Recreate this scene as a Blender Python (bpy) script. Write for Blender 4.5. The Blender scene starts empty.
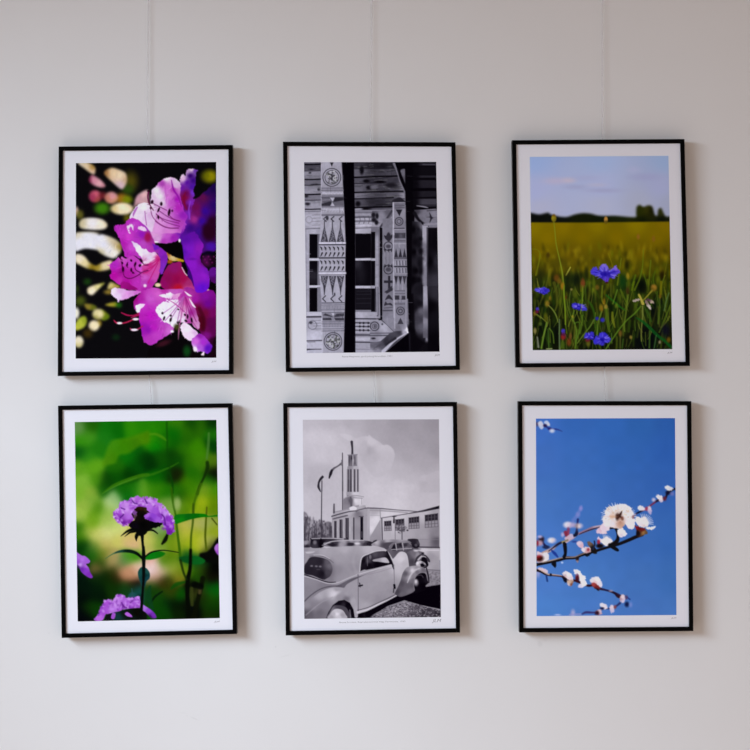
# Six framed photographs hung in two rows on a white wall, lit from a window on the left.
import bpy, bmesh, math
import numpy as np
from mathutils import Vector

FRAMES = [
    ('rhododendron', [(58.8, 146.7), (232.4, 145.1), (232.8, 373.9), (57.9, 375.9)], [(76.2, 163.4), (215.9, 162.3), (216.0, 357.5), (75.9, 358.3)]),
    ('carved_window', [(283.1, 141.9), (455.3, 142.4), (459.8, 369.6), (286.0, 371.9)], [(304.3, 162.5), (435.9, 162.2), (439.3, 351.4), (307.0, 352.8)]),
    ('cornflower_field', [(512.2, 140.4), (684.3, 139.2), (689.8, 365.7), (516.0, 367.3)], [(530.1, 157.2), (668.1, 156.1), (672.0, 348.9), (533.0, 349.9)]),
    ('sweet_william', [(58.1, 406.0), (231.8, 403.5), (236.7, 633.8), (61.8, 637.8)], [(75.0, 422.3), (216.1, 420.1), (219.5, 617.8), (78.0, 621.2)]),
    ('old_cars', [(283.3, 403.4), (456.8, 402.2), (459.9, 632.4), (285.9, 635.3)], [(303.0, 420.1), (438.6, 419.6), (440.7, 616.7), (304.6, 618.6)]),
    ('blossom_branch', [(518.3, 401.5), (691.2, 401.4), (693.2, 630.9), (519.6, 632.3)], [(536.2, 418.9), (674.7, 418.4), (676.2, 614.7), (536.9, 615.8)]),
]
# ------------------------------------------------------------------
# A small procedural painter.  The six pictures on the wall are flat
# photographic prints; each one is painted here feature by feature into
# the colours of a fine grid mesh (no image files are used).
# Coordinates are measured on the print, in the same unit as the wall
# layout below (1 unit = U metres).
# ------------------------------------------------------------------
def hx(c):
    if isinstance(c, (int, float)):
        g = float(c)
        return np.array([g, g - 2.5, g + 11.0 * (g / 255.0) ** 0.5 + 1.0], float)
    if isinstance(c, str):
        return np.array([int(c[i:i + 2], 16) for i in (0, 2, 4)], float)
    return np.array(c, float)


def frame_of(ox, oy, s):
    """measuring frame: origin and magnification"""
    return (ox, oy, s)


def catmull(P, closed=True, n=5):
    P = np.array(P, float)
    m = len(P)
    out = []
    t = np.linspace(0, 1, n, endpoint=False)[:, None]
    rng = range(m) if closed else range(m - 1)
    for i in rng:
        if closed:
            p0, p1, p2, p3 = P[i - 1], P[i], P[(i + 1) % m], P[(i + 2) % m]
        else:
            p0, p1, p2, p3 = P[max(i - 1, 0)], P[i], P[i + 1], P[min(i + 2, m - 1)]
        out.append(0.5 * (2 * p1 + (p2 - p0) * t + (2 * p0 - 5 * p1 + 4 * p2 - p3) * t ** 2
                          + (3 * p1 - p0 - 3 * p2 + p3) * t ** 3))
    if not closed:
        out.append(P[-1:])
    return np.concatenate(out)


def vnoise(X, Y, seed=0, sx=1.0, sy=1.0):
    """smooth value noise in 0..1"""
    r = np.random.RandomState(seed)
    tab = r.rand(64, 64)
    x, y = X / sx, Y / sy
    xi, yi = np.floor(x).astype(int), np.floor(y).astype(int)
    fx, fy = x - xi, y - yi
    fx = fx * fx * (3 - 2 * fx)
    fy = fy * fy * (3 - 2 * fy)
    a = tab[yi % 64, xi % 64]
    b = tab[yi % 64, (xi + 1) % 64]
    c = tab[(yi + 1) % 64, xi % 64]
    d = tab[(yi + 1) % 64, (xi + 1) % 64]
    return (a * (1 - fx) + b * fx) * (1 - fy) + (c * (1 - fx) + d * fx) * fy


class Canvas:
    """corner order: top-left, top-right, bottom-right, bottom-left"""

    def __init__(self, quad, nu, nv, base):
        q = np.array(quad, float)
        u = np.linspace(0, 1, nu)[None, :]
        v = np.linspace(0, 1, nv)[:, None]
        self.nu, self.nv = nu, nv
        self.X = (q[0, 0] * (1 - u) + q[1, 0] * u) * (1 - v) + (q[3, 0] * (1 - u) + q[2, 0] * u) * v
        self.Y = (q[0, 1] * (1 - u) + q[1, 1] * u) * (1 - v) + (q[3, 1] * (1 - u) + q[2, 1] * u) * v
        self.C = np.empty((nv, nu, 3))
        self.C[:] = hx(base)
        self.f = (0.0, 0.0, 1.0)
        self.jit = 0.0          # raggedness of outlines
        self.rs = np.random.RandomState(77)

    def use(self, ox, oy, s):
        self.f = (ox, oy, s)
        return self

    def m(self, P):
        P = np.array(P, float).reshape(-1, 2)
        return np.stack([self.f[0] + P[:, 0] / self.f[2], self.f[1] + P[:, 1] / self.f[2]], 1)

    def win(self, x0, y0, x1, y1):
        ok = (self.X >= x0) & (self.X <= x1) & (self.Y >= y0) & (self.Y <= y1)
        r = np.where(ok.any(1))[0]
        c = np.where(ok.any(0))[0]
        if len(r) == 0 or len(c) == 0:
            return None
        return slice(r[0], r[-1] + 1), slice(c[0], c[-1] + 1)

    def colour(self, col, x, y):
        """one colour, or a list of (point, colour) blended by distance"""
        if isinstance(col, list):
            num = np.zeros(x.shape + (3,))
            den = np.zeros(x.shape)
            pts = self.m([p for p, _ in col])
            for (px, py), (_, c) in zip(pts, col):
                w = 1.0 / ((x - px) ** 2 + (y - py) ** 2 + 0.15) ** 1.35
                num += w[..., None] * hx(c)
                den += w
            return num / den[..., None]
        return np.broadcast_to(hx(col), x.shape + (3,))

    def put(self, w, a, col):
        x, y = self.X[w], self.Y[w]
        c = self.colour(col, x, y)
        self.C[w] = self.C[w] * (1 - a[..., None]) + c * a[..., None]

    def poly(self, P, col, blur=0.45, a=1.0, smooth=True, tex=None):
        P = self.m(P)
        if smooth:
            P = catmull(P)
            if self.jit:
                P = P + self.rs.normal(0, self.jit, P.shape)
        mg = blur * 1.6 + 0.5
        w = self.win(P[:, 0].min() - mg, P[:, 1].min() - mg, P[:, 0].max() + mg, P[:, 1].max() + mg)
        if w is None:
            return
        x, y = self.X[w], self.Y[w]
        d2 = np.full(x.shape, 1e9)
        ins = np.zeros(x.shape, bool)
        A, B = P, np.roll(P, -1, 0)
        for (x0, y0), (x1, y1) in zip(A, B):
            dx, dy = x1 - x0, y1 - y0
            L = dx * dx + dy * dy
            if L < 1e-12:
                continue
            t = np.clip(((x - x0) * dx + (y - y0) * dy) / L, 0, 1)
            d2 = np.minimum(d2, (x - x0 - t * dx) ** 2 + (y - y0 - t * dy) ** 2)
            if y0 != y1:
                k = ((y0 > y) != (y1 > y)) & (x < dx * (y - y0) / dy + x0)
                ins ^= k
        d = np.sqrt(d2)
        sd = np.where(ins, d, -d)
        al = np.clip(sd / (2 * blur) + 0.5, 0, 1)
        al = al * al * (3 - 2 * al) * a
        if tex is not None:
            al = al * tex(x, y)
        self.put(w, al, col)

    def rect(self, x0, y0, x1, y1, col, blur=0.35, a=1.0, tex=None):
        self.poly([(x0, y0), (x1, y0), (x1, y1), (x0, y1)], col, blur, a, False, tex)

    def line(self, P, width, col, blur=0.4, a=1.0, smooth=True):
        """width in measured-frame units, one number or one per point"""
        P0 = self.m(P)
        wd = np.array([width] * len(P0) if np.isscalar(width) else width, float) / self.f[2]
        Q = np.concatenate([P0, wd[:, None]], 1)
        if smooth and len(Q) > 2:
            Q = catmull(Q, False, 5)
        mg = Q[:, 2].max() / 2 + blur * 1.6 + 0.4
        w = self.win(Q[:, 0].min() - mg, Q[:, 1].min() - mg, Q[:, 0].max() + mg, Q[:, 1].max() + mg)
        if w is None:
            return
        x, y = self.X[w], self.Y[w]
        sd = np.full(x.shape, -1e9)
        for (x0, y0, w0), (x1, y1, w1) in zip(Q[:-1], Q[1:]):
            dx, dy = x1 - x0, y1 - y0
            L = dx * dx + dy * dy + 1e-12
            t = np.clip(((x - x0) * dx + (y - y0) * dy) / L, 0, 1)
            d = np.sqrt((x - x0 - t * dx) ** 2 + (y - y0 - t * dy) ** 2)
            sd = np.maximum(sd, (w0 + (w1 - w0) * t) / 2 - d)
        al = np.clip(sd / (2 * blur) + 0.5, 0, 1)
        self.put(w, al * al * (3 - 2 * al) * a, col)

    def blob(self, cx, cy, rx, ry, col, soft=0.6, a=1.0, ang=0.0):
        """ellipse; soft 0..1 = share of the radius that fades"""
        (x0, y0), = self.m([(cx, cy)])
        rx, ry = rx / self.f[2], ry / self.f[2]
        R = max(rx, ry) * (1 + soft) + 0.6
        w = self.win(x0 - R, y0 - R, x0 + R, y0 + R)
        if w is None:
            return
        x, y = self.X[w] - x0, self.Y[w] - y0
        ca, sa = math.cos(math.radians(ang)), math.sin(math.radians(ang))
        r = np.sqrt(((x * ca + y * sa) / rx) ** 2 + ((-x * sa + y * ca) / ry) ** 2)
        sf = max(soft, 0.35 / max(min(rx, ry), 0.1))
        al = np.clip((1 - r) / (2 * sf) + 0.5, 0, 1)
        self.put(w, al * al * (3 - 2 * al) * a, col)

    def ring(self, cx, cy, r, width, col, blur=0.4, a=1.0):
        t = np.linspace(0, 2 * math.pi, 28)
        self.line([(cx + r * math.cos(k), cy + r * math.sin(k)) for k in t], width, col, blur, a, False)

    def vary(self, seed, sx, sy, amount):
        """multiply by soft noise"""
        n = vnoise(self.X, self.Y, seed, sx, sy) - 0.5
        self.C *= np.clip(1 + amount * 2 * n, 0, 3)[..., None]

    def soften(self, sigma):
        """gaussian blur of everything painted so far, sigma in layout units"""
        dx = (self.X[0, -1] - self.X[0, 0]) / (self.nu - 1)
        s = sigma / dx
        r = int(3 * s) + 1
        k = np.exp(-0.5 * (np.arange(-r, r + 1) / s) ** 2)
        k /= k.sum()
        for ax in (0, 1):
            pad = [(0, 0)] * 3
            pad[ax] = (r, r)
            P = np.pad(self.C, pad, mode='edge')
            n = self.C.shape[ax]
            out = np.zeros_like(self.C)
            for i, w in enumerate(k):
                out += w * (P[i:i + n] if ax == 0 else P[:, i:i + n])
            self.C = out

    def finish(self, seed, amount=0.05, sigma=0.28):
        """fine unevenness of the picture, then the softness of the print"""
        self.vary(seed, 2.6, 2.6, amount)
        self.vary(seed + 1, 1.2, 1.3, amount * 0.8)
        self.soften(sigma)
def print_rhododendron(cv):
    K = 10.135
    A, B, C_, D, E, F = (74, 160, K), (144, 160, K), (74, 224, K), (144, 224, K), (74, 288, K), (144, 288, K)
    # blurred garden light behind the flower
    cv.use(*A)
    cv.poly([(40, 30), (150, 30), (215, 75), (210, 140), (180, 140), (110, 90)], [((70, 45), 'd4c6b0'), ((130, 70), 'd8c4a4'), ((190, 70), 'b08a48'), ((185, 125), 'd6b8a0')], 0.9)
    cv.blob(575, 215, 65, 85, '4c4610', 0.9)
    cv.blob(545, 300, 55, 45, '2c4a10', 0.9)
    cv.poly([(148, 205), (175, 155), (215, 165), (275, 205), (318, 255), (300, 278), (250, 275), (190, 250)], [((155, 200), '7a2448'), ((200, 200), 'd08ea2'), ((260, 240), 'dca4b0'), ((300, 265), 'c08090')], 1.0)
    cv.poly([(305, 130), (330, 100), (385, 78), (450, 95), (520, 130), (538, 200), (520, 260), (485, 297), (440, 270), (390, 225), (330, 170)], [((315, 130), 'a87848'), ((400, 130), 'e2c8a4'), ((470, 160), 'e8d2b4'), ((470, 250), 'd2b4c0'), ((525, 200), 'c8a888')], 1.0)
    cv.blob(215, 368, 64, 62, [((190, 380), '9c3458'), ((230, 350), 'c05870'), ((240, 410), '9a4440')], 0.25)
    cv.blob(290, 360, 36, 36, '6a2028', 0.8)
    cv.blob(480, 390, 55, 48, '9c6a1c', 0.7)
    cv.blob(540, 400, 50, 40, '74820e', 0.7)
    cv.blob(378, 382, 66, 60, [((340, 390), 'c07a68'), ((390, 370), 'd0909a'), ((420, 420), 'c8906c')], 0.25)
    cv.blob(285, 490, 72, 56, '3c7a10', 0.6)
    cv.blob(540, 590, 34, 40, '5c5410', 0.8)
    cv.blob(488, 494, 116, 60, [((390, 500), 'd8c48c'), ((490, 480), 'f2e4c6'), ((560, 500), 'f0dec0'), ((590, 480), 'dcc498')], 0.2)
    cv.blob(22, 520, 24, 48, 'd0b0a4', 0.5)
    cv.blob(60, 555, 36, 45, '5e5a20', 0.7)
    cv.poly([(50, 640), (90, 595), (180, 585), (280, 600), (335, 645), (325, 690), (260, 708), (150, 705), (70, 690)], [((60, 640), 'c8bc98'), ((190, 640), 'e8e4ea'), ((280, 660), 'ece4d4'), ((325, 650), 'dccfb0')], 0.9)
    cv.blob(130, 742, 115, 16, 'cfc2a0', 0.5)
    cv.poly([(620, 400), (640, 360), (670, 335), (720, 308), (752, 315), (752, 450), (660, 450), (610, 480)], [((650, 390), 'c896a8'), ((710, 350), 'dcb0b8'), ((720, 420), 'c89ca8'), ((620, 460), 'b48890')], 0.7)
    cv.use(*C_)
    cv.blob(135, 585, 36, 30, '183a10', 0.8)
    cv.blob(28, 660, 24, 42, '26340f', 0.8)
    cv.poly([(15, 110), (60, 90), (160, 85), (225, 95), (255, 110), (290, 105), (370, 130), (440, 170), (485, 220), (480, 260), (470, 290), (440, 320), (400, 348), (330, 330), (260, 290), (230, 265), (120, 250), (60, 265), (15, 268)], [((40, 100), 'd8d0c0'), ((60, 190), 'dedeee'), ((130, 130), 'e0e0ee'), ((180, 200), 'e2e2f2'), ((260, 150), 'e0e0f0'), ((300, 210), 'e0e0f0'), ((430, 180), 'c2ae8c'), ((390, 150), 'd0c4a8'), ((350, 260), 'e4e2ea'), ((410, 290), 'e8e2dc'), ((465, 225), 'a08a48'), ((270, 290), 'c8c0a0')], 0.9)
    cv.poly([(18, 310), (60, 305), (110, 330), (160, 390), (215, 420), (250, 410), (300, 385), (385, 370), (378, 440), (340, 465), (250, 478), (190, 462), (130, 450), (60, 415), (18, 390)], [((60, 350), 'eaddc8'), ((110, 400), 'dccc9c'), ((190, 440), '86701c'), ((230, 420), '9a8428'), ((310, 420), 'd8c9a0'), ((360, 400), 'e0cca8')], 0.9)
    cv.poly([(340, 640), (370, 590), (440, 615), (470, 640), (420, 660), (350, 660)], [((370, 610), 'c8b878'), ((430, 630), 'a89444')], 0.9)
    cv.blob(350, 690, 44, 22, '86702c', 0.7)
    cv.poly([(135, 690), (140, 650), (200, 620), (300, 595), (307, 605), (250, 660), (190, 718), (150, 712)], [((180, 680), 'f0e4cc'), ((240, 630), 'd8cc90'), ((290, 602), 'a8a848'), ((150, 660), 'e0cfa8')], 0.7)
    cv.use(*E)
    cv.blob(62, 130, 52, 46, '445016', 0.8)
    cv.poly([(105, 165), (150, 160), (200, 170), (232, 200), (190, 225), (130, 215)], [((140, 190), '84742c'), ((200, 200), '5e6418')], 0.9)
    cv.poly([(270, 215), (330, 250), (362, 282), (340, 318), (280, 322)], [((300, 260), '7c8420'), ((340, 290), '5a7012')], 0.9)
    cv.blob(243, 265, 57, 54, [((230, 260), 'd4c894'), ((260, 260), 'dccfa0'), ((220, 300), 'a8a058')], 0.3)
    cv.blob(22, 255, 32, 58, 'e6e2d4', 0.4)
    cv.poly([(15, 360), (60, 300), (110, 285), (132, 330), (110, 390), (50, 425), (15, 425)], [((60, 350), 'aab23c'), ((110, 320), '8c9a28'), ((30, 410), 'b4b440')], 0.9)
    cv.blob(255, 358, 24, 32, '8a7420', 0.6)
    cv.blob(203, 382, 54, 54, 'e6d7b2', 0.25)
    cv.blob(140, 460, 44, 42, '38290c', 0.8)
    cv.blob(48, 545, 48, 60, [((50, 530), 'e0d6c0'), ((50, 580), 'c8bc88')], 0.25)
    cv.poly([(315, 172), (380, 148), (430, 145), (442, 180), (400, 190)], [((360, 168), 'a89a34'), ((425, 165), '8a8a20')], 0.8)
    cv.blob(455, 172, 28, 26, '1e5a14', 0.8)
    cv.blob(425, 500, 34, 28, '0c2410', 0.8)
    cv.soften(0.95)
    cv.jit = 0.3
    cv.use(*B)
    cv.blob(665, 165, 76, 62, [((690, 160), '8a8408'), ((630, 150), '6a6a08')], 0.6)
    # dark violet flowers on the right
    cv.poly([(560, 370), (640, 300), (730, 240), (760, 400), (760, 900), (330, 900), (340, 700), (370, 560), (430, 470), (480, 400), (520, 395)],
            [((700, 290), '1c0848'), ((640, 320), '2a0a58'), ((600, 380), '5a104c'), ((530, 480), '680e50'), ((510, 600), '9a2888'), ((540, 540), '6c1060'), ((620, 520), '34088c'), ((590, 620), '380a96'), ((690, 620), '26041e'), ((715, 460), '280866'), ((470, 690), '380a7c'), ((400, 640), '6e1cac'), ((560, 720), '3a0c88'), ((650, 700), '240320'), ((440, 800), '5a14a4')], 0.6)
    cv.poly([(365, 215), (370, 170), (400, 145), (425, 160), (430, 100), (480, 85), (520, 95), (548, 105), (530, 130), (525, 215), (515, 270), (500, 310), (515, 350), (500, 390), (520, 400), (500, 440), (480, 520), (460, 600), (420, 600), (400, 500), (375, 420), (365, 300)],
            [((480, 92), 'e4cce4'), ((440, 110), 'b890c8'), ((395, 190), 'dcb4dc'), ((385, 160), 'e4c8e4'), ((470, 160), '34086c'), ((500, 210), '3a0a84'), ((440, 230), '5a14a0'), ((385, 280), '6a18a4'), ((500, 330), '7430cc'), ((415, 380), '7c0c3c'), ((430, 340), '6a0a54'), ((440, 480), '620a60'), ((475, 430), '7c24b8'), ((520, 110), '6a38a8'), ((490, 270), '4a14a4'), ((450, 540), '7a24b4')], 0.45)
    cv.line([(420, 330), (400, 400), (430, 500)], [10, 30, 10], '780a3a', 0.7)
    cv.line([(470, 420), (455, 500), (465, 600)], 12, '8a3ac8', 0.6)
    cv.use(*D)
    cv.poly([(400, 160), (450, 100), (520, 80), (560, 150), (605, 220), (572, 330), (590, 400), (650, 470), (668, 560), (655, 650), (630, 712), (540, 702), (500, 682), (480, 560), (440, 470), (410, 370), (392, 270)],
            [((450, 250), '7a18c4'), ((500, 400), '8a1ac6'), ((565, 250), '8a1ab4'), ((600, 520), '8c1cc4'), ((590, 650), '6210cc'), ((430, 150), '5a10a4'), ((510, 110), '6010a0'), ((540, 550), '8418bc'), ((400, 280), '5c14b0'), ((640, 470), '7618b4'), ((580, 380), '7a10a0')], 0.5)
    cv.line([(415, 390), (450, 480), (480, 570), (505, 670)], [12, 40, 34, 14], '36086c', 0.5)
    cv.blob(490, 355, 44, 12, '6a12a4', 0.8)
    cv.blob(660, 80, 70, 90, '26041c', 0.5)
    cv.blob(680, 230, 55, 45, '45109c', 0.5)
    cv.blob(655, 300, 55, 26, '080418', 0.5)
    cv.blob(640, 375, 55, 55, '480a44', 0.6)
    cv.blob(700, 370, 40, 40, '1c0418', 0.6)
    cv.poly([(655, 470), (730, 445), (730, 600), (680, 580)], [((690, 500), '5c1288'), ((700, 570), '4a0a60')], 0.6)
    cv.poly([(672, 600), (690, 590), (730, 615), (730, 705), (665, 700), (655, 660)], '080406', 0.5)
    cv.poly([(640, 670), (655, 665), (690, 700), (690, 712), (655, 700)], 'e0bb94', 0.5)
    for k in range(7):
        cv.blob(600 + 18 * k, 330 + 30 * (k % 3), 8, 8, '7a1a6a', 0.8, 0.7)
    # gap with a stem in it
    cv.poly([(140, 200), (240, 200), (340, 160), (385, 200), (400, 350), (445, 470), (430, 520), (380, 450), (370, 395), (240, 375), (225, 310)], '060506', 0.5)
    cv.blob(262, 382, 30, 20, '9a5210', 0.6)
    cv.poly([(215, 280), (260, 305), (330, 340), (395, 362), (402, 382), (340, 378), (270, 372), (245, 340)], [((240, 300), 'b06830'), ((290, 345), 'd4bc84'), ((380, 372), 'b8941c'), ((265, 370), 'c09a50')], 0.5)
    # deep red throat of the lowest flower
    cv.poly([(165, 620), (190, 520), (240, 430), (300, 395), (370, 388), (390, 440), (440, 520), (490, 600), (515, 700), (400, 720), (330, 690), (240, 680)],
            [((300, 450), '8a1468'), ((250, 560), '820c50'), ((350, 650), 'b21028'), ((400, 560), '9c0c4c'), ((450, 600), 'a0286c'), ((440, 670), 'c4549a'), ((200, 600), '8a0c60'), ((330, 560), '8c0848'), ((490, 690), 'b43494')], 0.5)
    cv.line([(385, 440), (410, 490), (435, 520)], 9, 'e0c8d8', 0.45)
    cv.blob(140, 618, 30, 20, 'e6cfae', 0.4)
    # upper flower, lower lobe then main petals
    cv.poly([(20, -20), (45, 60), (80, 150), (140, 190), (230, 197), (290, 187), (345, 160), (372, 110), (410, 60), (390, -30)],
            [((120, 80), 'dfa2da'), ((90, 20), 'e0a8de'), ((220, 40), 'd07cd0'), ((300, 140), '9c20b2'), ((200, 175), 'b23cba'), ((350, 40), 'b446c2'), ((145, 150), 'd49cd8'), ((370, 100), '7a1cb0'), ((250, 110), 'bc50c4')], 0.45)
    cv.blob(122, 183, 26, 9, 'ece0ee', 0.4)
    cv.blob(360, 168, 12, 18, 'ece0ee', 0.4)
    cv.use(*B)
    cv.poly([(75, 320), (120, 260), (190, 195), (235, 178), (275, 172), (320, 185), (358, 220), (372, 260), (368, 340), (380, 420), (410, 520), (440, 580), (400, 660), (380, 720), (340, 740), (60, 740), (20, 640), (-40, 600), (-80, 540), (-60, 470), (0, 435), (55, 455), (70, 420)],
            [((230, 185), 'ece0f0'), ((330, 215), 'dcc4e4'), ((320, 260), 'd8b4e0'), ((185, 240), 'ae40b6'), ((240, 280), 'cc68d0'), ((130, 310), 'e8e4f0'), ((165, 370), 'e6e0ee'), ((185, 430), 'e0cae8'), ((300, 300), 'b030b2'), ((335, 400), 'a418b4'), ((280, 430), 'c252ca'), ((250, 370), 'd070d4'), ((350, 480), 'b226ba'), ((400, 560), '9420b8'), ((200, 530), 'cc84d0'), ((120, 600), 'd890d8'), ((100, 690), 'dc98dc'), ((260, 720), 'd07cd0'), ((360, 640), 'b040b8'), ((20, 500), 'e8def2'), ((0, 560), 'e4d0ec'), ((70, 470), 'e0c8e6'), ((80, 540), 'd8a0da')], 0.45)
    cv.line([(278, 205), (300, 300), (345, 370), (380, 470)], [6, 18, 16, 8], '9018a4', 0.5)
    cv.line([(215, 250), (220, 340), (225, 440)], [10, 18, 8], 'b848be', 0.8, 0.5)
    for P in ([(45, 320), (40, 380), (60, 450), (100, 520), (180, 600), (250, 640), (360, 672)], [(65, 480), (90, 590), (180, 665), (260, 690), (350, 690)],
              [(110, 540), (200, 600), (355, 640)], [(160, 520), (260, 585), (365, 622)], [(255, 560), (300, 600), (362, 618)], [(85, 435), (150, 470), (230, 510)]):
        cv.line(P, 8, '701868', 0.4, 0.85)
    cv.line([(45, 318), (38, 380), (52, 440)], 12, '641444', 0.4)
    for (x, y, rx, ry, a) in ((82, 425, 14, 20, 15), (175, 445, 13, 20, 0), (148, 505, 10, 26, 25), (255, 530, 13, 36, 10), (145, 580, 10, 20, -10), (287, 515, 10, 12, 0), (48, 315, 16, 8, 0), (68, 485, 10, 12, 0)):
        cv.blob(x, y, rx, ry, '200418', 0.35, 1, a)
    # left flower
    cv.use(*A)
    cv.poly([(565, 600), (600, 520), (650, 450), (752, 440), (830, 500), (790, 720), (740, 700), (640, 625)], [((620, 560), 'e6d8ee'), ((700, 480), 'ece6f2'), ((720, 580), 'dcc4e6'), ((680, 560), 'e4d4ee'), ((770, 560), 'd8b0e0')], 0.45)
    cv.line([(640, 480), (610, 530), (600, 570)], [14, 24, 8], 'b066c0', 0.5)
    cv.line([(718, 520), (724, 580), (735, 660)], 9, 'b060b4', 0.4)
    cv.line([(600, 520), (570, 580), (580, 660)], [10, 14, 8], 'e8d8f0', 0.5)
    cv.use(*C_)
    cv.poly([(403, 40), (425, 10), (470, 10), (515, 0), (530, -30), (590, -62), (660, -30), (745, 40), (800, 140), (830, 240), (830, 340), (760, 390), (680, 360), (600, 320), (530, 345), (500, 270), (460, 160), (440, 110)],
            [((430, 50), 'ac28b0'), ((480, 80), 'c034c2'), ((500, 200), 'ae1eae'), ((560, 120), 'c83cc6'), ((590, 240), 'c446c8'), ((560, 310), 'b428b6'), ((690, 110), '9418ba'), ((740, 140), '96206c'), ((760, 60), 'a030bc'), ((610, 0), 'c042c8'), ((640, 160), 'b030bc'), ((700, 200), 'b848c2'), ((590, -40), 'b42cb8'), ((520, 30), 'b02cb0')], 0.45)
    cv.blob(748, 130, 28, 46, '9a1454', 0.6)
    cv.poly([(535, 30), (560, 95), (572, 90), (562, 60), (578, 22), (598, 70), (600, 30), (582, 0), (565, 5)], 'e6d6f0', 0.4)
    cv.poly([(645, 35), (690, 20), (735, 55), (725, 72), (670, 60)], 'e6c8ec', 0.5)
    cv.poly([(588, 175), (640, 200), (700, 250), (750, 285), (810, 300), (870, 330), (850, 355), (760, 380), (700, 385), (690, 350), (640, 290), (615, 240)], [((600, 190), 'dcc8ec'), ((660, 260), 'eae4f4'), ((740, 320), 'e8def2'), ((840, 340), 'e0c4e6')], 0.5)
    cv.poly([(372, 400), (420, 365), (465, 330), (530, 345), (600, 320), (680, 372), (760, 395), (860, 370), (880, 420), (870, 500), (820, 600), (760, 690), (700, 700), (600, 660), (470, 622), (385, 560), (360, 530), (375, 480), (362, 430)],
            [((420, 420), 'b028bc'), ((410, 520), 'b00f9e'), ((460, 580), 'b828a8'), ((560, 500), 'a81a9c'), ((560, 400), 'bc3cc0'), ((500, 350), 'c458bc'), ((680, 440), 'c04cc6'), ((640, 590), 'b42cb2'), ((730, 640), 'b838b8'), ((530, 590), 'a81098'), ((770, 460), 'c02c90'), ((800, 540), 'c44aae'), ((760, 590), 'b42ca4'), ((480, 480), 'a01492'), ((850, 420), 'b81c7c')], 0.45)
    cv.use(*D)
    cv.poly([(0, 260), (60, 290), (110, 285), (158, 330), (165, 380), (165, 440), (140, 560), (110, 605), (40, 690), (-20, 700), (-30, 500)],
            [((20, 280), 'e8dff2'), ((90, 300), 'e4c8e8'), ((60, 340), 'dccae8'), ((140, 350), 'c0287c'), ((60, 420), 'c02c86'), ((20, 480), 'c43894'), ((110, 470), 'c448a4'), ((120, 540), 'c44aae'), ((60, 600), 'ae229e'), ((0, 600), 'b440b4'), ((10, 540), 'c054bc'), ((20, 670), 'a81ca0')], 0.5)
    cv.poly([(-20, 390), (50, 360), (110, 345), (60, 385), (-20, 420)], 'e2c8e4', 0.6)
    for P in ([(155, 350), (80, 400), (-10, 420)], [(155, 358), (90, 430), (0, 470)], [(155, 365), (60, 470), (-10, 500)], [(140, 400), (90, 500), (40, 600)]):
        cv.line(P, 9, 'b81470', 0.5, 0.8)
    cv.use(*C_)
    for P in ([(465, 320), (488, 420), (495, 480), (515, 535), (570, 552), (640, 525), (690, 490), (750, 470)], [(620, 400), (622, 460), (670, 490)], [(670, 360), (712, 412), (750, 415)], [(545, 390), (530, 420), (545, 440)], [(580, 470), (610, 500)]):
        cv.line(P, 9, '560a46', 0.4)
    for (x, y, rx, ry, a) in ((580, 370, 10, 14, -30), (540, 412, 8, 16, 0), (620, 408, 11, 24, 20), (668, 420, 13, 16, 30), (680, 370, 13, 24, -35), (580, 465, 10, 20, 0), (490, 395, 8, 16, 0), (497, 460, 12, 26, 0), (465, 332, 12, 18, 0), (598, 495, 10, 8, 0)):
        cv.blob(x, y, rx, ry, '280420', 0.35, 1, a)
    cv.use(*B)
    cv.line([(47, 316), (40, 345), (40, 390), (58, 450), (95, 510)], [8, 12, 12, 10, 8], '5c1040', 0.4)
    cv.blob(48, 314, 15, 8, '240818', 0.35)
    cv.blob(68, 486, 10, 12, '240818', 0.35)
    cv.line([(65, 480), (85, 570), (150, 640), (240, 685), (350, 690)], 8, '741a68', 0.4, 0.8)
    cv.use(*C_)
    cv.poly([(468, 640), (480, 592), (520, 582), (600, 630), (650, 662), (560, 668), (500, 662)], [((500, 610), '98107e'), ((580, 650), '8c0c70')], 0.45)
    cv.poly([(372, 690), (390, 655), (440, 645), (540, 668), (660, 680), (680, 700), (620, 722), (560, 745), (520, 765), (465, 775), (450, 795), (430, 762), (385, 722)], [((400, 680), 'e8d8f0'), ((450, 730), 'e2ccee'), ((480, 680), 'd8a8e0'), ((560, 700), 'd48cd8'), ((640, 695), 'cc6ccc'), ((520, 740), 'd898dc')], 0.45)
    cv.blob(720, 625, 16, 16, 'e6d4ea', 0.5)
    # violet rim
    cv.use(*D)
    cv.poly([(85, 205), (140, 222), (220, 285), (242, 345), (222, 420), (190, 505), (158, 490), (170, 400), (158, 330), (110, 270)], [((120, 240), '6c1cb8'), ((180, 290), '8822bc'), ((200, 340), '7a1eb0'), ((195, 440), '7c28ba'), ((130, 280), '9a2ca8')], 0.45)
    # lowest flower
    cv.use(*F)
    cv.poly([(70, 705), (90, 575), (240, 480), (300, 420), (340, 355), (375, 430), (440, 525), (490, 600), (520, 650), (590, 705)], '080608', 0.5)
    cv.blob(200, 560, 70, 26, '34101c', 0.7, 1, -20)
    cv.poly([(400, 10), (470, 0), (560, 50), (730, 70), (735, 720), (690, 680), (700, 600), (640, 560), (560, 430), (520, 280), (450, 120)],
            [((520, 110), '98189c'), ((650, 160), '6c088c'), ((620, 90), '80109c'), ((540, 200), '700a40'), ((620, 250), '6a0a38'), ((700, 260), '70085c'), ((580, 380), '50041e'), ((660, 420), '600a4c'), ((700, 540), '2c0424'), ((470, 80), 'aa349e'), ((640, 480), '78107c'), ((560, 320), '4a0418')], 0.5)
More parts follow.
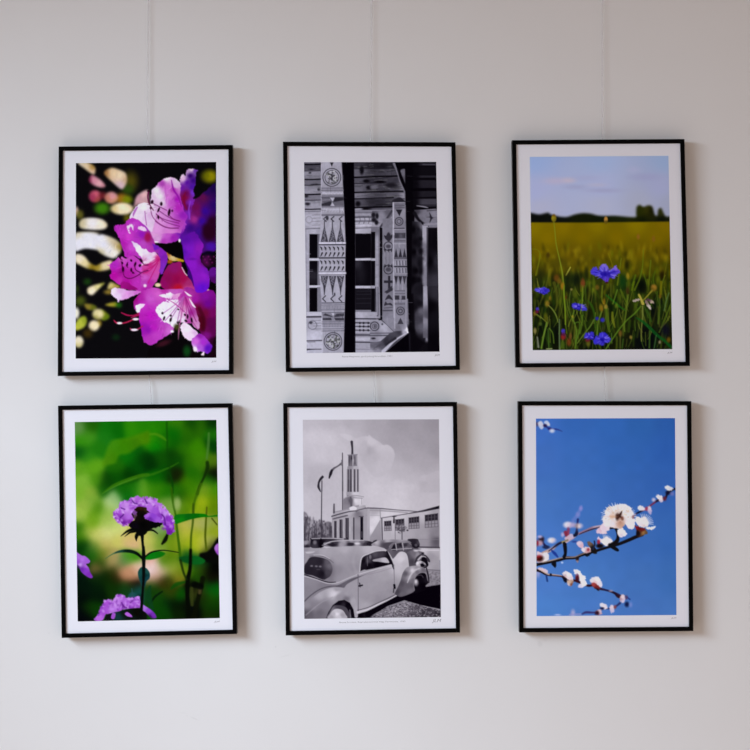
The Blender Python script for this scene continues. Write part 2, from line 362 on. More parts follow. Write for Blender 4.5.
    cv.poly([(-105, 160), (-100, 130), (-40, 50), (0, 25), (100, 0), (200, 10), (400, 20), (380, 100), (330, 330), (318, 390), (290, 440), (240, 480), (150, 530), (90, 575), (40, 572), (0, 545), (-20, 480), (-40, 350), (-62, 250), (-90, 220)],
            [((-80, 110), '98107e'), ((-40, 120), 'aa20a4'), ((0, 190), 'bc30bc'), ((60, 110), 'c454c6'), ((150, 60), 'cc5cc6'), ((60, 280), 'b818ba'), ((40, 420), '8c12a8'), ((60, 520), 'b034b4'), ((190, 400), 'b440b6'), ((255, 430), 'c464c8'), ((-20, 300), 'b020b0'), ((-20, 400), '9410aa'), ((280, 60), 'c05cbe'), ((200, 20), 'b02c9c'), ((100, 400), 'b01cb4'), ((120, 480), 'b83cbc')], 0.45)
    cv.blob(285, 440, 18, 14, 'ecdcf0', 0.4)
    cv.poly([(145, 76), (220, 58), (265, 40), (300, 62), (400, 50), (410, 100), (300, 112), (225, 100)], [((180, 76), 'e8dff0'), ((260, 65), 'ebe5f4'), ((360, 80), 'dc9cd2'), ((310, 92), 'd88cd0')], 0.4)
    cv.poly([(225, 118), (300, 120), (360, 118), (400, 150), (390, 235), (300, 178)], [((270, 130), 'eae4f4'), ((350, 150), 'e4d4ec'), ((380, 200), 'd898d0')], 0.45)
    cv.poly([(118, 220), (150, 170), (210, 140), (300, 165), (385, 235), (365, 310), (330, 372), (300, 397), (240, 357), (200, 342), (140, 272)], [((150, 220), 'ebe7f5'), ((230, 220), 'e8e2f2'), ((280, 320), 'eae6f4'), ((340, 270), 'e2d2ea')], 0.45)
    cv.poly([(345, 110), (390, 40), (410, 10), (470, 90), (505, 180), (560, 330), (552, 430), (480, 360), (430, 365), (390, 355), (360, 330), (365, 200)],
            [((400, 80), 'b030a4'), ((430, 150), 'c44ca6'), ((395, 200), 'cf80bc'), ((420, 260), 'deb8de'), ((400, 320), 'e2d0ea'), ((475, 250), '98208c'), ((515, 330), 'c47cba'), ((460, 340), 'a83c98'), ((540, 400), 'ca8cc4')], 0.45)
    for P, c in (([(405, 85), (300, 180), (185, 262)], 'b060b0'), ([(405, 90), (310, 220), (215, 330)], 'a85cac'), ([(408, 95), (330, 220), (270, 320)], 'a458a8'), ([(408, 95), (360, 240), (335, 370)], 'a04ca0'), ([(412, 95), (385, 240), (352, 470)], 'a43c8a'),
                 ([(415, 95), (430, 220), (425, 330)], 'a02c84'), ([(420, 95), (450, 220), (482, 325)], '8c1c74'), ([(300, 150), (430, 260), (545, 420)], 'a83c94'), ([(230, 110), (330, 170), (400, 240)], 'b8409c'), ([(410, 20), (412, 60), (415, 100)], 'b02498'), ([(425, 100), (475, 220), (530, 340)], '8c1670')):
        cv.line(P, 8, c, 0.4, 0.85)
    cv.line([(460, 110), (495, 170), (520, 197)], [8, 20, 10], 'ead8ee', 0.4)
    cv.line([(412, 35), (450, 68), (482, 82)], [6, 20, 6], 'eadcf0', 0.4)
    for (x, y, rx, ry, a) in ((187, 255, 11, 12, 0), (203, 308, 10, 22, 20), (272, 280, 11, 11, 0), (270, 322, 11, 24, 15), (415, 272, 10, 13, -20), (442, 290, 9, 24, 0), (425, 333, 16, 11, 30), (483, 325, 10, 26, -10), (348, 217, 10, 8, 0), (337, 350, 6, 12, 0)):
        cv.blob(x, y, rx, ry, '1c0418', 0.35, 1, a)
    cv.poly([(367, 385), (400, 355), (450, 365), (500, 410), (547, 455), (530, 490), (485, 532), (440, 522), (400, 490), (375, 430)], [((430, 420), 'eee2f2'), ((480, 480), 'ead2ee'), ((400, 400), 'ead6ee'), ((520, 460), 'd8b0e0')], 0.45)
    cv.poly([(482, 530), (540, 475), (580, 460), (640, 520), (692, 590), (682, 640), (640, 668), (590, 645), (530, 648), (500, 612)], [((530, 540), 'c862d4'), ((600, 550), 'a42cc8'), ((650, 610), '5c10b8'), ((515, 620), 'e4d0ee'), ((560, 600), 'a850d0'), ((570, 480), '9020a8')], 0.45)
    cv.blob(518, 622, 18, 24, 'ece0f2', 0.4)
    cv.poly([(580, 680), (600, 648), (615, 655), (605, 685)], 'e6d4e4', 0.4)
    cv.line([(358, 360), (352, 430), (348, 520)], [14, 12, 6], '9c5c84', 0.5)
    cv.poly([(650, 690), (690, 600), (715, 500), (740, 470), (740, 720), (600, 720)], '16040f', 1.0)
    cv.poly([(640, 330), (700, 300), (740, 320), (740, 480), (690, 470)], '56064a', 1.6, 0.7)
    cv.line([(560, 210), (600, 300), (600, 420)], 40, '3a0410', 1.4, 0.6)
    cv.blob(330, 395, 26, 30, '3c3c18', 0.7)
    cv.blob(435, 640, 36, 52, '0d3e16', 0.7)
    cv.use(*E)
    cv.poly([(622, 190), (640, 168), (718, 160), (695, 192), (652, 248), (630, 235)], [((640, 200), 'efe8f2'), ((700, 170), 'eccfee')], 0.4)
    for P, c in (([(480, 250), (540, 275), (600, 278), (655, 258)], 'a01448'), ([(405, 328), (430, 352), (480, 358), (540, 345), (620, 310)], 'b01c48'), ([(570, 410), (600, 428), (650, 415), (695, 388)], 'a82458'), ([(580, 300), (620, 285), (660, 275)], 'a41850')):
        cv.line(P, [10, 16, 12, 14][:len(P)] + [12] * max(0, len(P) - 4), c, 0.45)
    cv.blob(462, 356, 27, 12, 'f0e2ea', 0.4)
    cv.blob(625, 316, 32, 13, 'f2dfee', 0.4)
    cv.blob(612, 424, 36, 12, 'ecdcee', 0.4)
    # creases and light flecks in the petals
    rs = np.random.RandomState(21)
    cv.use(0, 0, 1)
    for k in range(150):
        cx, cy = ((162, 205), (128, 268), (165, 315), (118, 238))[k % 4]
        a, q = rs.uniform(0, 6.28), rs.uniform(4, 19)
        x, y = cx + q * math.cos(a), cy + q * math.sin(a)
        j, i = int((y - 163) / 195 * 419), int((x - 76) / 140 * 299)
        c = cv.C[min(max(j, 0), 419), min(max(i, 0), 299)]
        if c.max() < 90:
            continue
        L = rs.uniform(2, 5)
        b = a + rs.uniform(-0.5, 0.5)
        cv.line([(x, y), (x + L * 0.5 * math.cos(b) + 0.3, y + L * 0.5 * math.sin(b)), (x + L * math.cos(b), y + L * math.sin(b))], [0.3, 0.9, 0.2], tuple(np.clip(c * rs.choice([0.82, 0.88, 1.12, 1.2]), 0, 240)), 0.4, 0.6)
    cv.finish(31, 0.02, 0.24)
def print_carved_window(cv):
    K = 10.714
    A, B, C_, D, E, F = (302, 160, K), (372, 160, K), (302, 224, K), (372, 224, K), (302, 288, K), (372, 288, K)
    rs = np.random.RandomState(4)
    fine = lambda lo, sx, sy, sd: (lambda x, y: lo + (1 - lo) * vnoise(x, y, sd, sx, sy))
    # log wall, left piece
    cv.use(*A)
    cv.rect(-20, 20, 205, 790, 128)
    for y0, y1, g in ((50, 118, 74), (118, 165, 132), (165, 205, 118), (212, 262, 104), (272, 310, 128), (310, 362, 140), (374, 428, 116), (436, 470, 138), (470, 520, 146), (532, 790, 152)):
        cv.rect(-20, y0, 205, y1, g, 0.4)
    for y, wd, g in ((30, 12, 90), (46, 16, 14), (118, 8, 70), (208, 13, 14), (268, 11, 44), (368, 15, 12), (430, 9, 48), (527, 12, 34), (550, 7, 90)):
        cv.line([(-20, y), (90, y + 2), (205, y - 3)], wd, g, 0.4)
    for x, y, rx, ry in ((180, 315, 16, 14), (85, 137, 14, 9), (60, 470, 26, 16), (45, 385, 22, 18), (140, 262, 40, 9), (95, 100, 30, 8)):
        cv.blob(x, y, rx, ry, 40, 0.6)
    for k in range(40):
        x, y = rs.uniform(25, 190), rs.uniform(60, 520)
        cv.line([(x, y), (x + rs.uniform(20, 70), y + rs.uniform(-4, 4))], rs.uniform(3, 6), rs.choice([60, 90, 165]), 0.35, 0.35)
    cv.poly([(35, 600), (110, 590), (190, 610), (190, 720), (40, 700)], 172, 0.6, 0.6)
    for y in (590, 625, 660, 700, 735):
        cv.line([(110, y), (195, y - 4)], 7, 105, 0.4, 0.6)
    cv.ring(75, 640, 34, 8, 118, 0.5, 0.6)
    # log wall between the post's shadow and the far post
    cv.use(*A)
    cv.rect(545, 20, 1150, 545, 70)
    for y0, y1, g in ((25, 100, 44), (100, 178, 84), (192, 250, 70), (250, 338, 86), (350, 408, 102), (418, 500, 66), (520, 560, 120)):
        cv.rect(545, y0, 1150, y1, [((570, (y0 + y1) / 2), g + 14), ((800, (y0 + y1) / 2), g * 0.72), ((1000, (y0 + y1) / 2), g * 0.85), ((1090, (y0 + y1) / 2), g + 30)], 0.4)
    for k in range(90):
        x, y = rs.uniform(560, 1060), rs.uniform(40, 500)
        cv.line([(x, y), (x + rs.uniform(30, 130), y + rs.uniform(-8, 4))], rs.uniform(4, 9), rs.choice([20, 34, 112, 128]), 0.4, 0.45)
    for y, wd, g, x1 in ((183, 16, 8, 1040), (346, 14, 12, 1090), (414, 12, 24, 980), (510, 15, 8, 980), (250, 8, 28, 900)):
        cv.line([(556, y + 4), (750, y - 4), (x1, y - 12)], wd, g, 0.4)
    for x, y, rx, ry, g in ((640, 110, 22, 44, 16), (690, 225, 34, 16, 12), (715, 295, 26, 18, 14), (600, 470, 26, 28, 16), (680, 525, 60, 14, 14), (835, 235, 50, 14, 10), (900, 180, 60, 8, 20), (955, 270, 60, 26, 30), (870, 60, 50, 26, 24), (610, 525, 40, 8, 150), (770, 290, 40, 20, 100)):
        cv.blob(x, y, rx, ry, g, 0.6)
    # eave, deep shade, gap
    cv.use(*B)
    cv.poly([(238, 15), (275, 110), (310, 220), (350, 330), (372, 470), (372, 760), (760, 760), (760, 15)], 8, 0.4, 1, False)
    cv.poly([(306, 110), (368, 104), (366, 200), (358, 256), (335, 200)], [((340, 130), 104), ((350, 220), 84)], 0.5)
    cv.line([(236, 40), (275, 130), (300, 220), (346, 330), (362, 470)], [26, 22, 20, 18, 10], 116, 0.6)
    cv.line([(262, 40), (290, 130), (318, 220), (362, 330)], [20, 26, 26, 14], 6, 0.5)
    # dark logs on the right
    for y0, y1, g in ((30, 60, 44), (70, 160, 18), (165, 190, 42), (215, 300, 36), (330, 400, 34), (415, 480, 66), (480, 512, 46)):
        cv.rect(440, y0, 720, y1, [((450, (y0 + y1) / 2), 12), ((560, (y0 + y1) / 2), g), ((690, (y0 + y1) / 2), g)], 0.6)
    cv.line([(545, 48), (690, 50)], 10, 84, 0.5, 0.8)
    for y, wd, g in ((320, 18, 6), (404, 14, 10), (508, 12, 8), (200, 14, 10)):
        cv.line([(440, y + 4), (580, y), (720, y - 6)], wd, g, 0.5)
    cv.line([(480, 490), (560, 502), (600, 512)], [8, 14, 6], 136, 0.5)
    # surround of the right opening
    cv.poly([(455, 535), (720, 520), (720, 770), (455, 770)], [((480, 560), 60), ((560, 580), 118), ((680, 560), 128), ((640, 660), 120), ((520, 600), 110)], 0.5, 1, False)
    cv.line([(455, 570), (500, 640), (560, 690), (600, 710)], [40, 30, 24, 10], 22, 0.8)
    cv.line([(590, 545), (700, 535)], 8, 60, 0.5)
    cv.poly([(615, 560), (650, 615), (690, 610), (650, 625), (618, 672), (622, 620), (580, 612), (618, 605)], 44, 0.4)
    cv.line([(560, 690), (720, 682)], 20, 138, 0.5)
    cv.use(*D)
    cv.rect(360, -20, 490, 800, 8, 0.5)
    cv.poly([(430, -30), (520, -20), (560, 40), (560, 800), (420, 800)], [((440, 60), 8), ((450, 300), 8), ((470, 500), 8), ((490, 60), 30), ((500, 300), 50), ((548, 240), 100), ((530, 480), 78), ((440, 600), 8), ((540, 30), 104), ((470, 200), 14), ((545, 560), 96)], 0.9, 1, False)
    cv.rect(540, 15, 600, 1250, [((545, 300), 112), ((570, 100), 158), ((570, 420), 150), ((592, 420), 96), ((570, 900), 142), ((570, 1150), 120)], 0.5)
    cv.line([(590, 40), (596, 1200)], 9, 40, 0.5)
    cv.rect(598, 40, 720, 1400, [((610, 400), 8), ((680, 200), 12), ((705, 400), 46), ((700, 620), 56), ((690, 900), 26), ((640, 900), 8)], 0.5)
    for (x, y, rx, ry, g) in ((515, 160, 24, 22, 18), (505, 220, 30, 40, 20), (520, 290, 26, 36, 18), (515, 370, 34, 22, 34), (510, 420, 30, 50, 22), (520, 500, 26, 60, 20), (500, 600, 34, 40, 14), (525, 700, 26, 60, 22)):
        cv.blob(x, y, rx, ry, g, 0.8)
    cv.use(*F)
    cv.poly([(440, -20), (548, -20), (560, 300), (575, 540), (540, 620), (420, 700), (400, 300)], [((450, 200), 18), ((520, 30), 26), ((535, 110), 40), ((500, 160), 20), ((530, 250), 92), ((500, 340), 62), ((545, 420), 90), ((520, 560), 30), ((440, 600), 12)], 1.0)
    cv.rect(548, -20, 600, 535, [((570, 100), 152), ((575, 350), 128), ((595, 300), 84), ((570, 520), 90)], 0.6)
    cv.line([(596, -20), (604, 300), (600, 540)], 8, 34, 0.5)
    cv.rect(606, -20, 730, 800, [((620, 200), 8), ((700, 60), 48), ((690, 300), 20), ((650, 600), 8)], 0.5)
    cv.poly([(380, 420), (450, 440), (490, 520), (560, 570), (640, 600), (640, 800), (380, 800)], 9, 2.2, 0.95)
    cv.poly([(395, 60), (440, 60), (455, 300), (460, 480), (395, 480)], 8, 1.4, 0.9, False)
    cv.line([(398, 480), (400, 680)], 24, 26, 0.8)
    # window header
    cv.use(*A)
    cv.rect(560, 535, 900, 800, 132)
    for y, g, wd in ((560, 100, 10), (585, 150, 12), (610, 72, 12), (632, 176, 12), (655, 96, 8), (675, 178, 12), (700, 180, 22), (722, 84, 9), (745, 160, 18)):
        cv.line([(565, y + 3), (670, y), (780, y + 2)], wd, g, 0.4)
    for x in (610, 660, 710):
        cv.line([(x, 600), (x + 14, 640), (x, 680)], 8, 84, 0.4, 0.7)
    cv.use(*B)
    cv.poly([(0, 545), (215, 540), (215, 600), (90, 720), (0, 730)], [((20, 560), 90), ((100, 600), 132), ((180, 560), 92), ((40, 690), 150)], 0.5, 1, False)
    for (x, y, rx, ry) in ((15, 590, 22, 26), (55, 600, 16, 30), (20, 640, 26, 26), (48, 670, 20, 26)):
        cv.blob(x, y, rx, ry, 30, 0.5)
    cv.line([(215, 545), (150, 640), (85, 725)], 22, 62, 0.6)
    cv.poly([(150, 690), (215, 600), (225, 770), (120, 770)], [((200, 660), 140), ((150, 740), 116)], 0.5, 1, False)
    # window itself
    cv.use(*C_)
    cv.rect(566, 20, 830, 105, [((600, 40), 170), ((700, 50), 158), ((800, 60), 140)], 0.4)
    cv.line([(570, 45), (740, 40)], 8, 84, 0.4)
    cv.rect(572, 102, 800, 920, 12, 0.35)
    cv.blob(600, 430, 40, 50, 70, 0.9, 0.7)
    cv.blob(625, 530, 55, 110, 34, 0.9, 0.7)
    cv.rect(575, 690, 790, 910, 24, 0.5)
    cv.line([(545, 382), (580, 380), (790, 376)], [6, 24, 26], 178, 0.4, 1, False)
    cv.rect(570, 662, 800, 690, 172, 0.35)
    for y in (720, 755, 800, 850):
        cv.line([(585, y), (780, y - 3)], 8, 44, 0.5, 0.7)
    cv.use(*D)
    cv.rect(-10, 30, 82, 1010, [((20, 60), 110), ((60, 200), 152), ((60, 600), 146), ((70, 900), 128)], 0.4)
    cv.rect(-10, 85, 34, 940, 12, 0.35)
    cv.rect(-10, 366, 40, 394, 160, 0.35)
    cv.rect(-10, 660, 40, 690, 150, 0.35)
    cv.line([(72, 60), (76, 960)], 6, 84, 0.4, 0.8)
    cv.rect(82, 40, 112, 1010, 8, 0.4)
    cv.use(*F)
    cv.poly([(-20, 255), (45, 255), (45, -10), (80, -10), (95, 330), (-20, 345)], [((20, 280), 130), ((65, 100), 124)], 0.4, 1, False)
    for o, g in ((262, 40), (285, 150), (300, 60), (318, 146)):
        x = 42 + (o - 262) * 0.62
        cv.line([(-20, o), (x, o - 2), (x - 2, -10)], 8, g, 0.35, 0.85, False)
    cv.line([(-20, 340), (100, 336), (98, -10)], [14, 22, 26], 10, 0.4, 1, False)
    # below the window
    cv.use(*E)
    cv.rect(568, 258, 800, 330, [((600, 290), 164), ((760, 290), 150)], 0.4)
    cv.rect(568, 335, 820, 700, 150)
    for y, wd, g in ((328, 14, 48), (352, 10, 158), (372, 15, 64), (392, 10, 166), (412, 12, 60), (432, 10, 164), (452, 13, 70), (475, 9, 156), (502, 26, 78), (545, 30, 172), (580, 13, 44), (620, 40, 148), (655, 8, 110)):
        cv.line([(572, y), (790, y + 3)], wd, g, 0.4, 0.85)
    for x in (620, 660, 710, 740):
        for y in (375, 412, 452):
            cv.blob(x, y, 10, 12, 36, 0.5)
    cv.use(*F)
    cv.rect(-20, 345, 250, 530, [((30, 400), 140), ((130, 430), 160), ((220, 400), 132), ((60, 500), 124)], 0.4)
    cv.ring(28, 410, 46, 12, 66)
    cv.ring(28, 410, 26, 9, 84)
    cv.blob(30, 410, 14, 20, 80, 0.6)
    cv.line([(105, 345), (170, 400), (245, 475)], 11, 58, 0.4)
    cv.line([(-20, 485), (230, 482)], 10, 90, 0.4)
    cv.line([(-20, 510), (200, 508)], 10, 70, 0.4)
    cv.rect(-20, 520, 180, 580, [((20, 550), 130), ((120, 550), 150)], 0.4)
    cv.blob(15, 540, 22, 10, 40, 0.6)
    # far carved board and post
    cv.use(*D)
    cv.rect(112, -60, 232, 1010, [((150, 60), 118), ((190, 300), 128), ((150, 600), 116), ((190, 900), 122)], 0.4)
    cv.use(*F)
    cv.poly([(112, 200), (235, 200), (250, 480), (110, 345)], [((140, 260), 116), ((200, 330), 130)], 0.4, 1, False)
    cv.use(*D)
    cv.blob(180, 140, 22, 46, 44, 0.4)
    cv.poly([(130, 120), (150, 125), (175, 90), (195, 125), (225, 105), (215, 150), (180, 182), (140, 155)], 48, 0.4)
    cv.ring(175, 238, 46, 9, 48)
    cv.blob(175, 240, 26, 20, 70, 0.4)
    for x in (140, 180, 208):
        cv.poly([(x - 16, 268), (x + 14, 268), (x, 305)], 54, 0.35, 1, False)
    cv.line([(150, 300), (152, 420)], 6, 92, 0.4, 0.7)
    cv.line([(190, 300), (192, 420)], 6, 92, 0.4, 0.7)
    for x in (140, 180, 212):
        cv.poly([(x - 16, 462), (x + 14, 462), (x, 425)], 54, 0.35, 1, False)
    cv.ring(176, 488, 48, 9, 46)
    cv.blob(176, 488, 30, 22, 72, 0.4)
    cv.rect(128, 605, 226, 632, 46, 0.4)
    cv.rect(172, 555, 196, 690, 44, 0.4)
    cv.poly([(150, 745), (178, 690), (215, 665), (200, 720)], 56, 0.4)
    cv.use(*F)
    for P in ([(140, 50), (150, 30), (225, 0), (215, 30)], [(140, 130), (180, 70), (225, 130), (180, 115)], [(130, 190), (145, 145), (165, 165), (200, 160), (222, 190), (175, 180)]):
        cv.poly(P, 52, 0.4)
    cv.line([(120, 242), (228, 240)], 14, 74, 0.5)
    cv.line([(130, 215), (228, 205)], 9, 86, 0.5)
    cv.blob(110, 388, 9, 9, 60, 0.5)
    # post
    cv.use(*B)
    cv.rect(222, 450, 352, 800, [((290, 480), 106), ((330, 560), 138), ((260, 600), 130), ((300, 740), 120)], 0.4)
    cv.use(*D)
    cv.rect(222, -10, 372, 1080, [((300, 60), 124), ((300, 300), 128), ((330, 600), 128), ((300, 900), 124), ((310, 1050), 132)], 0.4)
    cv.poly([(352, -700), (420, -700), (420, 1020), (392, 1020), (376, 500), (362, 100)], 8, 0.4, 1, False)
    cv.use(*F)
    cv.poly([(240, 380), (368, 380), (385, 440), (385, 480), (250, 475)], [((290, 430), 112), ((375, 450), 196), ((340, 420), 130)], 0.4, 1, False)
    cv.use(*B)
    cv.poly([(215, 448), (240, 420), (300, 400), (335, 425), (350, 452)], 40, 0.5)
    cv.line([(232, 458), (348, 456)], 9, 150, 0.4)
    cv.line([(228, 460), (230, 800)], 15, 172, 0.4)
    cv.use(*D)
    cv.line([(226, 60), (234, 700), (238, 1000)], 13, 164, 0.4)
    cv.line([(357, -200), (366, 300), (376, 560)], 8, 150, 0.45, 0.7)
    cv.use(*F)
    cv.line([(238, 0), (244, 430)], 13, 158, 0.4)
    cv.line([(368, 0), (362, 430)], 10, 150, 0.45, 0.8)
    cv.use(*B)
    cv.poly([(254, 530), (326, 530), (294, 602)], 40, 0.35, 1, False)
    cv.line([(250, 515), (345, 512)], 8, 70, 0.4)
    cv.line([(250, 490), (345, 488)], 7, 80, 0.4)
    cv.ring(290, 658, 42, 11, 66)
    cv.ring(290, 658, 22, 8, 74)
    cv.line([(240, 735), (345, 733)], 12, 60, 0.4)
    cv.use(*D)
    cv.line([(240, 58), (355, 56)], 10, 150, 0.4)
    cv.rect(242, 95, 358, 152, [((270, 130), 56), ((310, 130), 86), ((345, 125), 60)], 0.5)
    cv.line([(240, 182), (355, 180)], 8, 80, 0.4)
    cv.line([(240, 212), (362, 210)], 8, 160, 0.4)
    for x in (258, 304, 348):
        cv.poly([(x - 20, 356), (x + 20, 356), (x, 262)], 50, 0.35, 1, False)
        cv.poly([(x - 20, 558), (x + 20, 558), (x, 650)], 50, 0.35, 1, False)
    cv.line([(240, 366), (370, 366)], 11, 66, 0.4)
    cv.line([(240, 456), (376, 456)], 11, 32, 0.4)
    for x in range(248, 372, 16):
        cv.line([(x, 395), (x + 3, 440)], 7, 172 if (x // 16) % 2 else 70, 0.35, 0.8)
        cv.line([(x, 475), (x + 3, 520)], 7, 172 if (x // 16) % 2 else 70, 0.35, 0.8)
    cv.line([(240, 535), (375, 533)], 8, 150, 0.4)
    for x in (280, 326):
        cv.line([(x, 620), (x, 700)], 14, 158, 0.5, 0.6)
    cv.use(*F)
    for y, g in ((30, 80), (60, 88)):
        for x in range(250, 360, 14):
            cv.blob(x, y, 5, 6, g, 0.5)
    cv.rect(244, 80, 292, 125, 54, 0.45)
    cv.rect(318, 84, 358, 125, 60, 0.45)
    cv.line([(244, 140), (360, 138)], 8, 150, 0.4)
    for x in range(250, 360, 14):
        cv.blob(x, 170, 5, 8, 84, 0.5)
    cv.ring(305, 246, 42, 11, 70)
    cv.ring(305, 246, 20, 12, 72)
    cv.poly([(272, 386), (338, 386), (305, 318)], 62, 0.35, 1, False)
    # slanting plank bottom right
    cv.poly([(-20, 590), (90, 570), (190, 485), (250, 462), (330, 455), (385, 470), (385, 485), (260, 590), (140, 690), (-20, 690)], [((10, 620), 96), ((90, 620), 82), ((160, 580), 44), ((230, 480), 74), ((290, 480), 58), ((60, 680), 130), ((350, 470), 160), ((210, 540), 60), ((-10, 680), 148)], 0.5, 1, False)
    cv.poly([(130, 700), (390, 482), (400, 700)], 6, 0.4, 1, False)
    cv.line([(120, 680), (230, 575), (300, 525), (384, 476)], [40, 22, 18, 14], 168, 0.5)
    cv.line([(150, 600), (250, 540)], 26, 40, 0.7)
    for k in range(5):
        cv.line([(20 + 30 * k, 650 - 12 * k), (100 + 30 * k, 590 - 14 * k)], 7, 60, 0.5, 0.5)
    cv.line([(370, 430), (382, 475)], [10, 16], 210, 0.4)
    # left window
    cv.use(*C_)
    cv.rect(30, 40, 205, 110, [((60, 80), 158), ((120, 80), 166), ((190, 80), 150)], 0.4)
    cv.line([(40, 52), (190, 46)], 8, 96, 0.4)
    cv.rect(30, 105, 82, 940, [((45, 300), 162), ((70, 300), 146), ((60, 800), 150)], 0.4)
    cv.line([(42, 60), (48, 900)], 5, 118, 0.4, 0.8)
    cv.rect(80, 108, 170, 940, 10, 0.35)
    cv.rect(84, 410, 165, 640, [((120, 440), 14), ((120, 560), 40), ((120, 620), 30)], 0.6)
    cv.rect(165, 108, 200, 940, [((180, 300), 96), ((180, 600), 112)], 0.4)
    cv.rect(76, 366, 215, 394, 176, 0.35)
    cv.rect(76, 656, 200, 684, 176, 0.35)
    cv.use(*E)
    cv.rect(160, -10, 205, 255, [((180, 100), 118)], 0.4)
    cv.rect(85, 0, 163, 252, 8, 0.35)
    cv.rect(46, 255, 212, 300, 172, 0.35)
    cv.line([(50, 310), (205, 306)], 14, 60, 0.4)
    cv.rect(40, 320, 220, 700, [((90, 400), 152), ((180, 400), 162), ((120, 520), 178), ((120, 620), 168)], 0.4)
    cv.ring(112, 398, 46, 9, 100, 0.45, 0.8)
    cv.blob(95, 372, 18, 14, 60, 0.6)
    for y in (350, 380, 408, 440):
        cv.line([(125, y), (200, y - 4)], 8, 110, 0.4, 0.7)
    cv.line([(50, 566), (212, 562)], 12, 74, 0.4)
    cv.line([(60, 580), (140, 578)], 7, 110, 0.4)
    cv.line([(50, 660), (130, 656), (205, 656)], [20, 9, 8], 58, 0.4)
    # black cast shade beside the near post
    cv.use(*A)
    cv.poly([(420, 20), (556, 20), (570, 700), (572, 2080), (430, 2080), (470, 900)], 5, 0.4, 1, False)
    # near post
    P = [(204, 20), (425, 20), (440, 300), (456, 600), (464, 880), (464, 1360), (446, 2064), (224, 2064), (208, 1500), (182, 1200), (182, 900), (203, 640)]
    cv.poly(P, [((230, 100), 162), ((400, 150), 156), ((310, 400), 146), ((320, 700), 160), ((330, 1000), 160), ((330, 1400), 162), ((330, 1700), 150), ((340, 1950), 150), ((250, 1950), 156)], 0.4, 1, False, None)
    cv.line([(207, 20), (206, 640)], 8, 178, 0.4, 0.7)
    for k in range(46):
        x = 215 + 5 * k
        cv.line([(x, 30 + 20 * (k % 5)), (x + 8, 2050)], 2.5, 120, 0.3, 0.16, False)
    cv.poly([(300, 26), (338, 26), (319, 72)], 44, 0.35, 1, False)
    for cy, r in ((186, 96), (2058 - 795 + 0, 0)):
        if r:
            cv.ring(320, cy, r, 9, 62, 0.35)
            cv.ring(320, cy, 74, 8, 74, 0.35)
            for k in range(46):
                a, q = rs.uniform(0, 6.28), 70 * math.sqrt(rs.rand())
                cv.blob(320 + q * math.cos(a), cy + q * math.sin(a), rs.uniform(5, 11), rs.uniform(5, 9), rs.choice([60, 84, 178]), 0.5, 0.85)
            cv.line([(320, cy - 30), (322, cy + 30)], 16, 50, 0.4)
            cv.line([(296, cy + 20), (346, cy - 20)], 12, 60, 0.4)
    for y, wd, g in ((300, 10, 92), (322, 14, 112), (376, 8, 96), (395, 11, 66), (500, 8, 84), (582, 9, 92), (594, 8, 84)):
        cv.line([(212, y + 2), (440 + (y - 300) * 0.05, y)], wd, g, 0.35, 0.9)
    for k in range(14):
        x = 218 + 16 * k
        cv.line([(x, 366), (x + 8, 344), (x + 16, 366)], 5, 188, 0.3, 0.9, False)
        cv.line([(x, 556), (x + 8, 520), (x + 16, 556)], 6, 186, 0.3, 0.9, False)
        cv.line([(x, 540), (x + 8, 558)], 4, 90, 0.3, 0.7, False)
        cv.line([(x, 335), (x + 6, 325)], 4, 84, 0.3, 0.6)
    cv.rect(210, 402, 446, 492, 96, 0.4)
    cv.poly([(210, 492), (210, 470), (310, 440), (320, 492)], 50, 0.5, 1, False)
    cv.poly([(335, 450), (350, 402), (446, 402), (446, 432)], 46, 0.5, 1, False)
    cv.poly([(300, 402), (350, 402), (328, 446)], 170, 0.4, 1, False)
    cv.poly([(302, 492), (350, 492), (326, 450)], 166, 0.4, 1, False)
    cv.line([(215, 430), (300, 425)], 10, 124, 0.4)
    for x in (240, 322, 408):
        cv.line([(x + 20, 606), (x - 10, 632), (x + 18, 658)], 11, 50, 0.35, 1, False)
    cv.blob(270, 622, 15, 24, 56, 0.5)

    def tri(x, yb, ya, hw):
        cv.poly([(x - hw, yb), (x + hw, yb), (x, ya)], 66, 0.35, 1, False)
        n = 26
        for k in range(n):
            t = (k + 0.5) / n
            t = 1 - math.sqrt(1 - t * 0.96)
            o = rs.uniform(-0.6, 0.6) * hw * (1 - t)
            cv.blob(x + o, yb + (ya - yb) * t, 5, 5, 132, 0.5, 0.9)
    cv.use(*C_)
    for x in (240, 326, 412):
        tri(x, 192, 12, 40)
        cv.line([(x, 30), (x, -30)], 9, 60, 0.35)
        tri(x + 1, 556, 735, 40)
    for y, wd, g in ((200, 9, 190), (210, 9, 200), (222, 13, 62), (364, 14, 52), (512, 9, 120), (528, 18, 184), (545, 8, 110)):
        cv.line([(186, y), (466, y - 2)], wd, g, 0.35)
    for k, x in enumerate((208, 252, 298, 343, 388, 436)):
        for y in (262, 410):
            cv.line([(x - 10, y - 16), (x + 2, y - 4), (x + 4, y + 18)], [9, 16, 8], 40, 0.3, 1, False)
        for y in (326, 477):
            cv.line([(x + 8, y - 16), (x + 2, y), (x - 8, y + 20)], [17, 14, 7], 40, 0.3, 1, False)
    cv.rect(180, 232, 196, 360, 120, 0.4, 0.5)
    cv.use(*E)
    for x in (240, 328, 414):
        cv.line([(x, -20), (x, 75)], [22, 6], 56, 0.4)
        cv.line([(x + 12, 84), (x - 20, 116), (x + 12, 146)], 11, 54, 0.35, 1, False)
    cv.blob(350, 68, 9, 18, 66, 0.5)
    for y, wd, g in ((158, 10, 62), (180, 10, 104), (232, 9, 96), (262, 9, 90), (360, 8, 96), (378, 12, 110), (436, 12, 112), (458, 9, 90), (472, 8, 150)):
        cv.line([(214, y + 3), (452, y)], wd, g, 0.35, 0.9)
